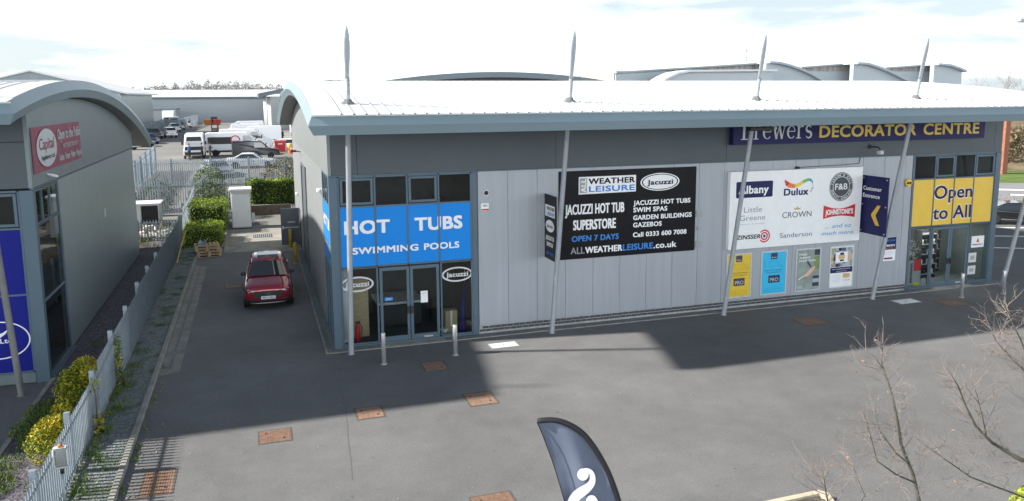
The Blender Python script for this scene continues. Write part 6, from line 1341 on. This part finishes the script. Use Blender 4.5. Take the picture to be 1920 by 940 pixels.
t = thing('warehouse', 'pale lapped-board warehouse with a dark loading door on the left', 'building', (-30, 165, 2)); m = MB(); m.box(-60, -22.6, 165, 177, 2, 9.4)
for k in range(22): m.box(-60, -22.58, 164.9+.02*(k % 2), 165, 2+k*.335, 2+k*.335+.27)
m.build('wall', paleL, t); m = MB(); m.box(-22.6, -22.45, 165.5, 176.5, 2, 9.4); m.build('side_wall', mat('blue_grey_wall', (.26, .31, .35), .5), t)
m = MB(); m.prism([(-60.5, 13.2), (-60.5, 13.6), (-21.7, 9.85), (-21.7, 9.45)], 'y', 164.3, 178); m.build('roof', trim, t); m = MB(); m.prism([(-60, 9.4), (-22.6, 9.4), (-60, 13.1)], 'y', 165, 176.5); m.build('gable', paleL, t)
m = MB(); m.box(-28.0, -24.4, 164.6, 164.9, 2, 7.6); d = m.build('loading_door', mat('door_slate', (.09, .11, .13), .6), t)
m = MB(); m.box(-24.4, -24.0, 164.55, 164.9, 2, 8.0); m.box(-28.4, -28.0, 164.55, 164.9, 2, 8.0); m.box(-28.0, -24.4, 164.55, 164.9, 7.6, 8.0); m.build('door_surround', dkr, d)
t = thing('canopy', 'flat-roofed pale lean-to between the lapped warehouse and the lorry', 'canopy', (-20, 205, 2)); m = MB(); m.box(-31, -17.8, 205, 214, 2, 5.5); m.build('wall', pale, t); m = MB(); m.box(-31.3, -17.3, 204.6, 214.2, 5.5, 5.95); m.build('roof', trim, t)
t = thing('warehouse', 'gabled grey warehouse rising behind the left-hand curved roof', 'building', (-60, 120, 2)); 
p = AY(57, 134, 125); hx = p.x; m = MB(); m.box(hx-11, hx+11, 125, 163, 2, p.z-3.0); m.build('wall', cladL, t); m = MB(); m.prism([(hx-11.5, p.z-3.1), (hx+11.5, p.z-3.1), (hx, p.z)], 'y', 124.9, 162.9); m.build('gable', mat('far_gable', (.27, .31, .33), .6), t)
m = MB(); m.prism([(hx-12, p.z-3.2), (hx-12, p.z-3.0), (hx, p.z+.2), (hx+12, p.z-3.0), (hx+12, p.z-3.2), (hx, p.z)], 'y', 124.5, 163.3); m.build('roof', farroof, t)
# right of the yard
t = thing('warehouse', 'white and grey unit with a sloping dark eave right of the parked vans', 'building', (6, 124, 2)); m = MB(); m.box(6.3, 40, 124, 150, 2, 8.4); m.build('wall', pale, t)
m = MB(); A2 = Arc(121, 154, 137, 9.3, 120); ys2 = A2.ys(16); m.prism([(y_, A2.z(y_)-.5) for y_ in ys2]+[(y_, A2.z(y_)) for y_ in reversed(ys2)], 'x', 5.0, 41); m.build('roof', farroof, t); m = MB(); m.prism([(y_, A2.z(y_)-.55) for y_ in ys2]+[(y_, A2.z(y_)+.05) for y_ in reversed(ys2)], 'x', 4.8, 5.0); m.build('verge', dkr, t)
m = MB()
for y_ in (122.3, 130): m.tube([(4.9, y_, 7.8), (6.3, y_, 5.9)], .12, 6); m.tube([(5.6, y_-1, 2), (5.6, y_-1, 9)], .16, 8)
m.build('strut', white, t); m = MB(); m.box(6.1, 6.3, 126, 129, 2, 6); m.box(6.1, 6.3, 133, 136, 2, 6); m.build('door', white, t)
t = thing('warehouse', 'farther unit with a tilted dark roof edge beyond the parked vans', 'building', (3, 160, 2)); m = MB(); m.box(3.4, 36, 160, 200, 2, 8.5); m.build('wall', pale, t); m = MB(); m.prism([(1.2, 8.3), (1.2, 9.1), (14, 11.6), (36, 11.2), (36, 10.7), (14, 11.0)], 'y', 158, 202); m.build('roof', dkr, t)
m = MB(); [m.tube([(2.6, y_, 2), (2.6, y_, 9.0)], .14, 6) for y_ in (160, 168, 176, 184, 192)]; m.build('column', white, t)
t = thing('warehouse', 'unit with a long shallow dark arched roof end rising over the white roof', 'building', (50, 105, 2))
p0, p1, p2 = AY(738, 149, 105), AY(905, 135, 105), AY(1118, 150, 105); n = 24; top = []
for i in range(n+1):
    k = i/n; x = p0.x-3+(p2.x-p0.x+6)*k; u_ = (x-p0.x)/(p2.x-p0.x); zz = p0.z+(p1.z-p0.z)*4*u_*(1-u_); top.append((x, zz))
m = MB(); m.prism([(a, b_-.75) for a, b_ in top]+[(a, b_) for a, b_ in reversed(top)], 'y', 104.6, 106); m.build('verge', mat('slate_verge', (.16, .20, .215), .5, .1, var=.04), t)
m = MB(); m.prism([(a, b_-.7) for a, b_ in top]+[(a, b_-.08) for a, b_ in reversed(top)], 'y', 106, 145); m.build('roof', farroof, t)
m = MB(); m.prism([(top[0][0]+2, 2)]+[(a, b_-.72) for a, b_ in top[2:-2]]+[(top[-1][0]-2, 2)], 'y', 106.5, 144); m.build('wall', mat('dark_wall_far', (.10, .10, .12), .6), t)
m = MB()
for px_ in (944, 985, 1031): q = AY(px_, 140, 112); m.tube([q, q+Vector((.3, 0, 1.4))], .02, 5)
m.build('aerial', iron, t)
# the wave-roofed hall at right
t = thing('warehouse', 'pale hall with a row of curved wave roofs on the skyline at the right', 'building', (70, 130, 2)); Y0 = 128
def wave_roof(px, nm):                       # px: outline points of the curved gable, left to right
    pts = [AY(a, b_, Y0) for a, b_ in px]; m = MB(); m.prism([(pts[0].x, 2)]+[(q.x, q.z-.35) for q in pts]+[(pts[-1].x, 2)], 'y', Y0, Y0+1); m.build('gable_wall', mat('far_pale_gable', (.42, .47, .50), .5, var=.03), t)
    m = MB(); m.prism([(q.x, q.z-.4) for q in pts]+[(q.x, q.z) for q in reversed(pts)], 'y', Y0-1.2, Y0+50); m.build('curved_roof', mat('far_curved_roof', (.36, .41, .45), .5, var=.03), t)
wave_roof([(1437, 115), (1455, 116), (1475, 121), (1495, 128), (1515, 137), (1532, 147), (1545, 156)], 'a')
wave_roof([(1601, 117), (1620, 118), (1640, 124), (1660, 132), (1680, 142), (1700, 152)], 'b')
wave_roof([(1752, 119), (1775, 121), (1790, 126), (1804, 132)], 'c')
def band(px, z_lo, mt_, nm, dy): 
    a, b_ = AY(*px[0], Y0+dy), AY(*px[1], Y0+dy); m = MB(); m.prism([(a.x, a.z-.3), (b_.x, b_.z-.3), (b_.x, b_.z), (a.x, a.z)], 'y', Y0+dy-1, Y0+dy+.1); m.build('roof_edge', mat('far_roof_edge', (.30, .33, .35), .5), t); m = MB(); m.prism([(a.x, 2), (b_.x, 2), (b_.x, b_.z-.3), (a.x, a.z-.3)], 'y', Y0+dy+.1, Y0+dy+30); m.build('clerestory', mt_, t); zc_ = AY(px[1][0], 134.5, Y0+dy).z; m = MB(); m.box(a.x+.2, b_.x, Y0+dy-.25, Y0+dy+.08, 2, zc_); m.build('front_wall', mat('far_pale_gable', (.42, .47, .50), .5, var=.03), t)
st_ = mat('streaked_render', (.40, .37, .34), .8, var=.45, scale=.6, stretch=(3, 1, .2))
band([(1152, 135), (1440, 117)], 0, st_, '', 4); band([(1497, 126), (1602, 118)], 0, st_, '', 4); band([(1655, 127), (1752, 120)], 0, st_, '', 4)
a, b_ = AY(1243, 150, 124), AY(1450, 132, 124); m = MB(); m.prism([(a.x, 2), (b_.x+.1, 2), (b_.x+.1, b_.z-.35), (AY(1290, 133, 124).x, b_.z-.35), (AY(1265, 138, 124).x, b_.z-1.0), (a.x, a.z)], 'y', 124, 127.9); m.build('annex_wall', mat('far_annex', (.44, .48, .51), .5, var=.03), t)
q = [AY(*p_, 124) for p_ in ((1240, 150), (1252, 143), (1268, 136), (1290, 132), (1452, 131))]; m = MB(); m.prism([(v_.x, v_.z-.3) for v_ in q]+[(v_.x, v_.z+.05) for v_ in reversed(q)], 'y', 123, 128); m.build('annex_roof', farroof, t)
p = AY(1400, 88, 210); t = thing('mast_aerial', 'thin lattice radio mast far behind the halls', 'mast', (p.x, 210, 2)); m = MB(); m.tube([(p.x, 210, 2), (p.x, 210, p.z)], .12, 5); m.build('pole', mat('far_steel', (.30, .32, .34), .6), t); m = MB(); [m.tube([(p.x-w_, 210, p.z-dz), (p.x+w_, 210, p.z-dz)], .08, 5) for w_, dz in ((1.2, 1), (1.6, 3.2), (1.0, 4))]; m.build('crossarm', MATS['far_steel'], t)
# woods on the horizon, distance haze mixed into their pale colours
m = MB(); pal_ = [mat('hazy_wood_grey', (.34, .34, .335), .9, var=0), mat('hazy_wood_brown', (.36, .335, .31), .9, var=0), mat('hazy_wood_green', (.27, .29, .26), .9, var=0)]
for i in range(260):
    px_ = random.uniform(240, 580); d_ = random.uniform(430, 520); g_ = ray(px_, 180); x, y = g_.x*d_/g_.y, d_; h_ = 16.3*(.74+.26*max(0, sin((px_-240)/340*pi)))*random.uniform(.8, 1.05); w_ = random.uniform(4, 8)
    for _ in range(170):
        a = random.gauss(0, .42); z = random.random(); m.leaf((x+a*w_*(1.1-.7*z), y+random.gauss(0, 2), 2+h_*z*(1-.25*abs(a))), .95, random.choice((0, 0, 1, 1, 2)))
m.build('far_woodland', pal_, kind='stuff')
# right edge: brick pier, tree over the bank, lamp post
p = G(1898, 300); p = AY(1892, 255, 60); t = thing('brick_wall', 'red brick pier showing past the end of the shop, in front of the wooded bank', 'wall', (p.x, 60, 0)); m = MB(); a, b_ = AY(1885, 258, 60), AY(1893, 258, 60)
m.box(a.x, b_.x+.05, 60, 60.8, 0, 7.6); m.build('brickwork', mat('red_brick', (.30, .12, .075), .9, var=.3, scale=6), t); m = MB(); m.box(a.x-.06, b_.x+.11, 59.94, 60.86, 7.6, 7.75); m.build('coping', concrete, t)
for l, px_, dd_, h_, sd in (('bare spreading tree on the skyline at the right', 1868, 95, 11.2, 3), ('bare tree at the right edge above the white roof end', 1930, 92, 10.8, 6)):
    g_ = ray(px_, 250); x, y = g_.x*dd_/g_.y, dd_; rr = random.Random(sd); t = thing('bare_tree', l, 'tree', (x, y, 0), 'bare trees beyond the road'); m = MB(); m.tube([(x, y, 0), (x+.1, y, h_*.3), (x-.1, y, h_*.55)], [.3, .22, .12], 8); m.build('trunk', bark, t); m = MB()
    def br(p, d, L_, r, dep):
        q = p+d*L_; m.tube([p, (p+q)/2+Vector((rr.gauss(0, .1), rr.gauss(0, .1), 0)), q], [r, r*.8, r*.55], 4, cap=False)
        if dep > 0:
            for _ in range(3): br(q, (d+Vector((rr.gauss(0, .5), rr.gauss(0, .5), rr.gauss(.15, .3)))).normalized(), L_*rr.uniform(.6, .85), r*.58, dep-1)
    for k in range(9): 
        a = k*2.4; br(Vector((x, y, h_*(.25+.04*k))), Vector((cos(a)*.8, sin(a)*.8, .75)).normalized(), h_*.19, .07, 4)
    m.build('twigs', twigm, t)
bp = [G(1870+random.random()*260, 316) for _ in range(34)]
for i in range(7):
    c = G(1895+i*42, 318); d0 = Vector((_f.x, _f.y, 0)).normalized(); c = c+d0*(3+2.0*(i % 3)); foliage('shrub', ('bramble mound on the bank nearest the brick pier', 'brown shrub second along the bank', 'brown shrub third along the bank', 'brown shrub in the middle of the bank', 'brown shrub fifth along the bank', 'brown shrub sixth along the bank', 'brown shrub at the far end of the bank')[i], 'shrub', (c.x, c.y, .5), in_ball((c.x, c.y, 2.2), (3.2, 3.2, 2.4), 1100, seed=50+i), .42, [mat('bank_brown', (.20, .145, .085), .9, var=0), mat('bank_olive', (.13, .125, .055), .9, var=0), mat('bank_dark', (.085, .065, .045), .9, var=0)], (4, 3, 3), 'shrubs on the bank beyond the road')
c = G(1895, 391); c2 = G(2080, 394); foliage('hedge', 'low straggly hedge between the road and the parked black car', 'hedge', ((c.x+c2.x)/2, (c.y+c2.y)/2, .05), [tuple(c.lerp(c2, random.uniform(-.1, 1))+Vector((random.gauss(0, .25), random.gauss(0, .35), abs(random.gauss(.25, .22))))) for _ in range(2600)], .13, brleaf, (3, 4, 2))
p = AY(1921, 38, 44); t = thing('street_lamp', 'street lamp whose flat grey head enters the top right corner', 'street lamp', (p.x+1.6, 44, 0)); m = MB(); m.tube([(p.x+1.6, 44, 0), (p.x+1.6, 44, p.z-.2), (p.x+1.3, 44, p.z), (p.x+.3, 44, p.z)], [.09, .07, .05, .04], 10); m.build('pole', galv, t); m = MB(); m.box(p.x-.62, p.x+.35, 43.8, 44.2, p.z-.14, p.z+.1); m.build('lamp_head', mat('lamp_head_grey', (.40, .43, .45), .5), t, bevel=.04)
m = MB(); m.box(p.x-.5, p.x+.2, 43.86, 44.14, p.z-.16, p.z-.138); m.build('lens', offwhite, t)
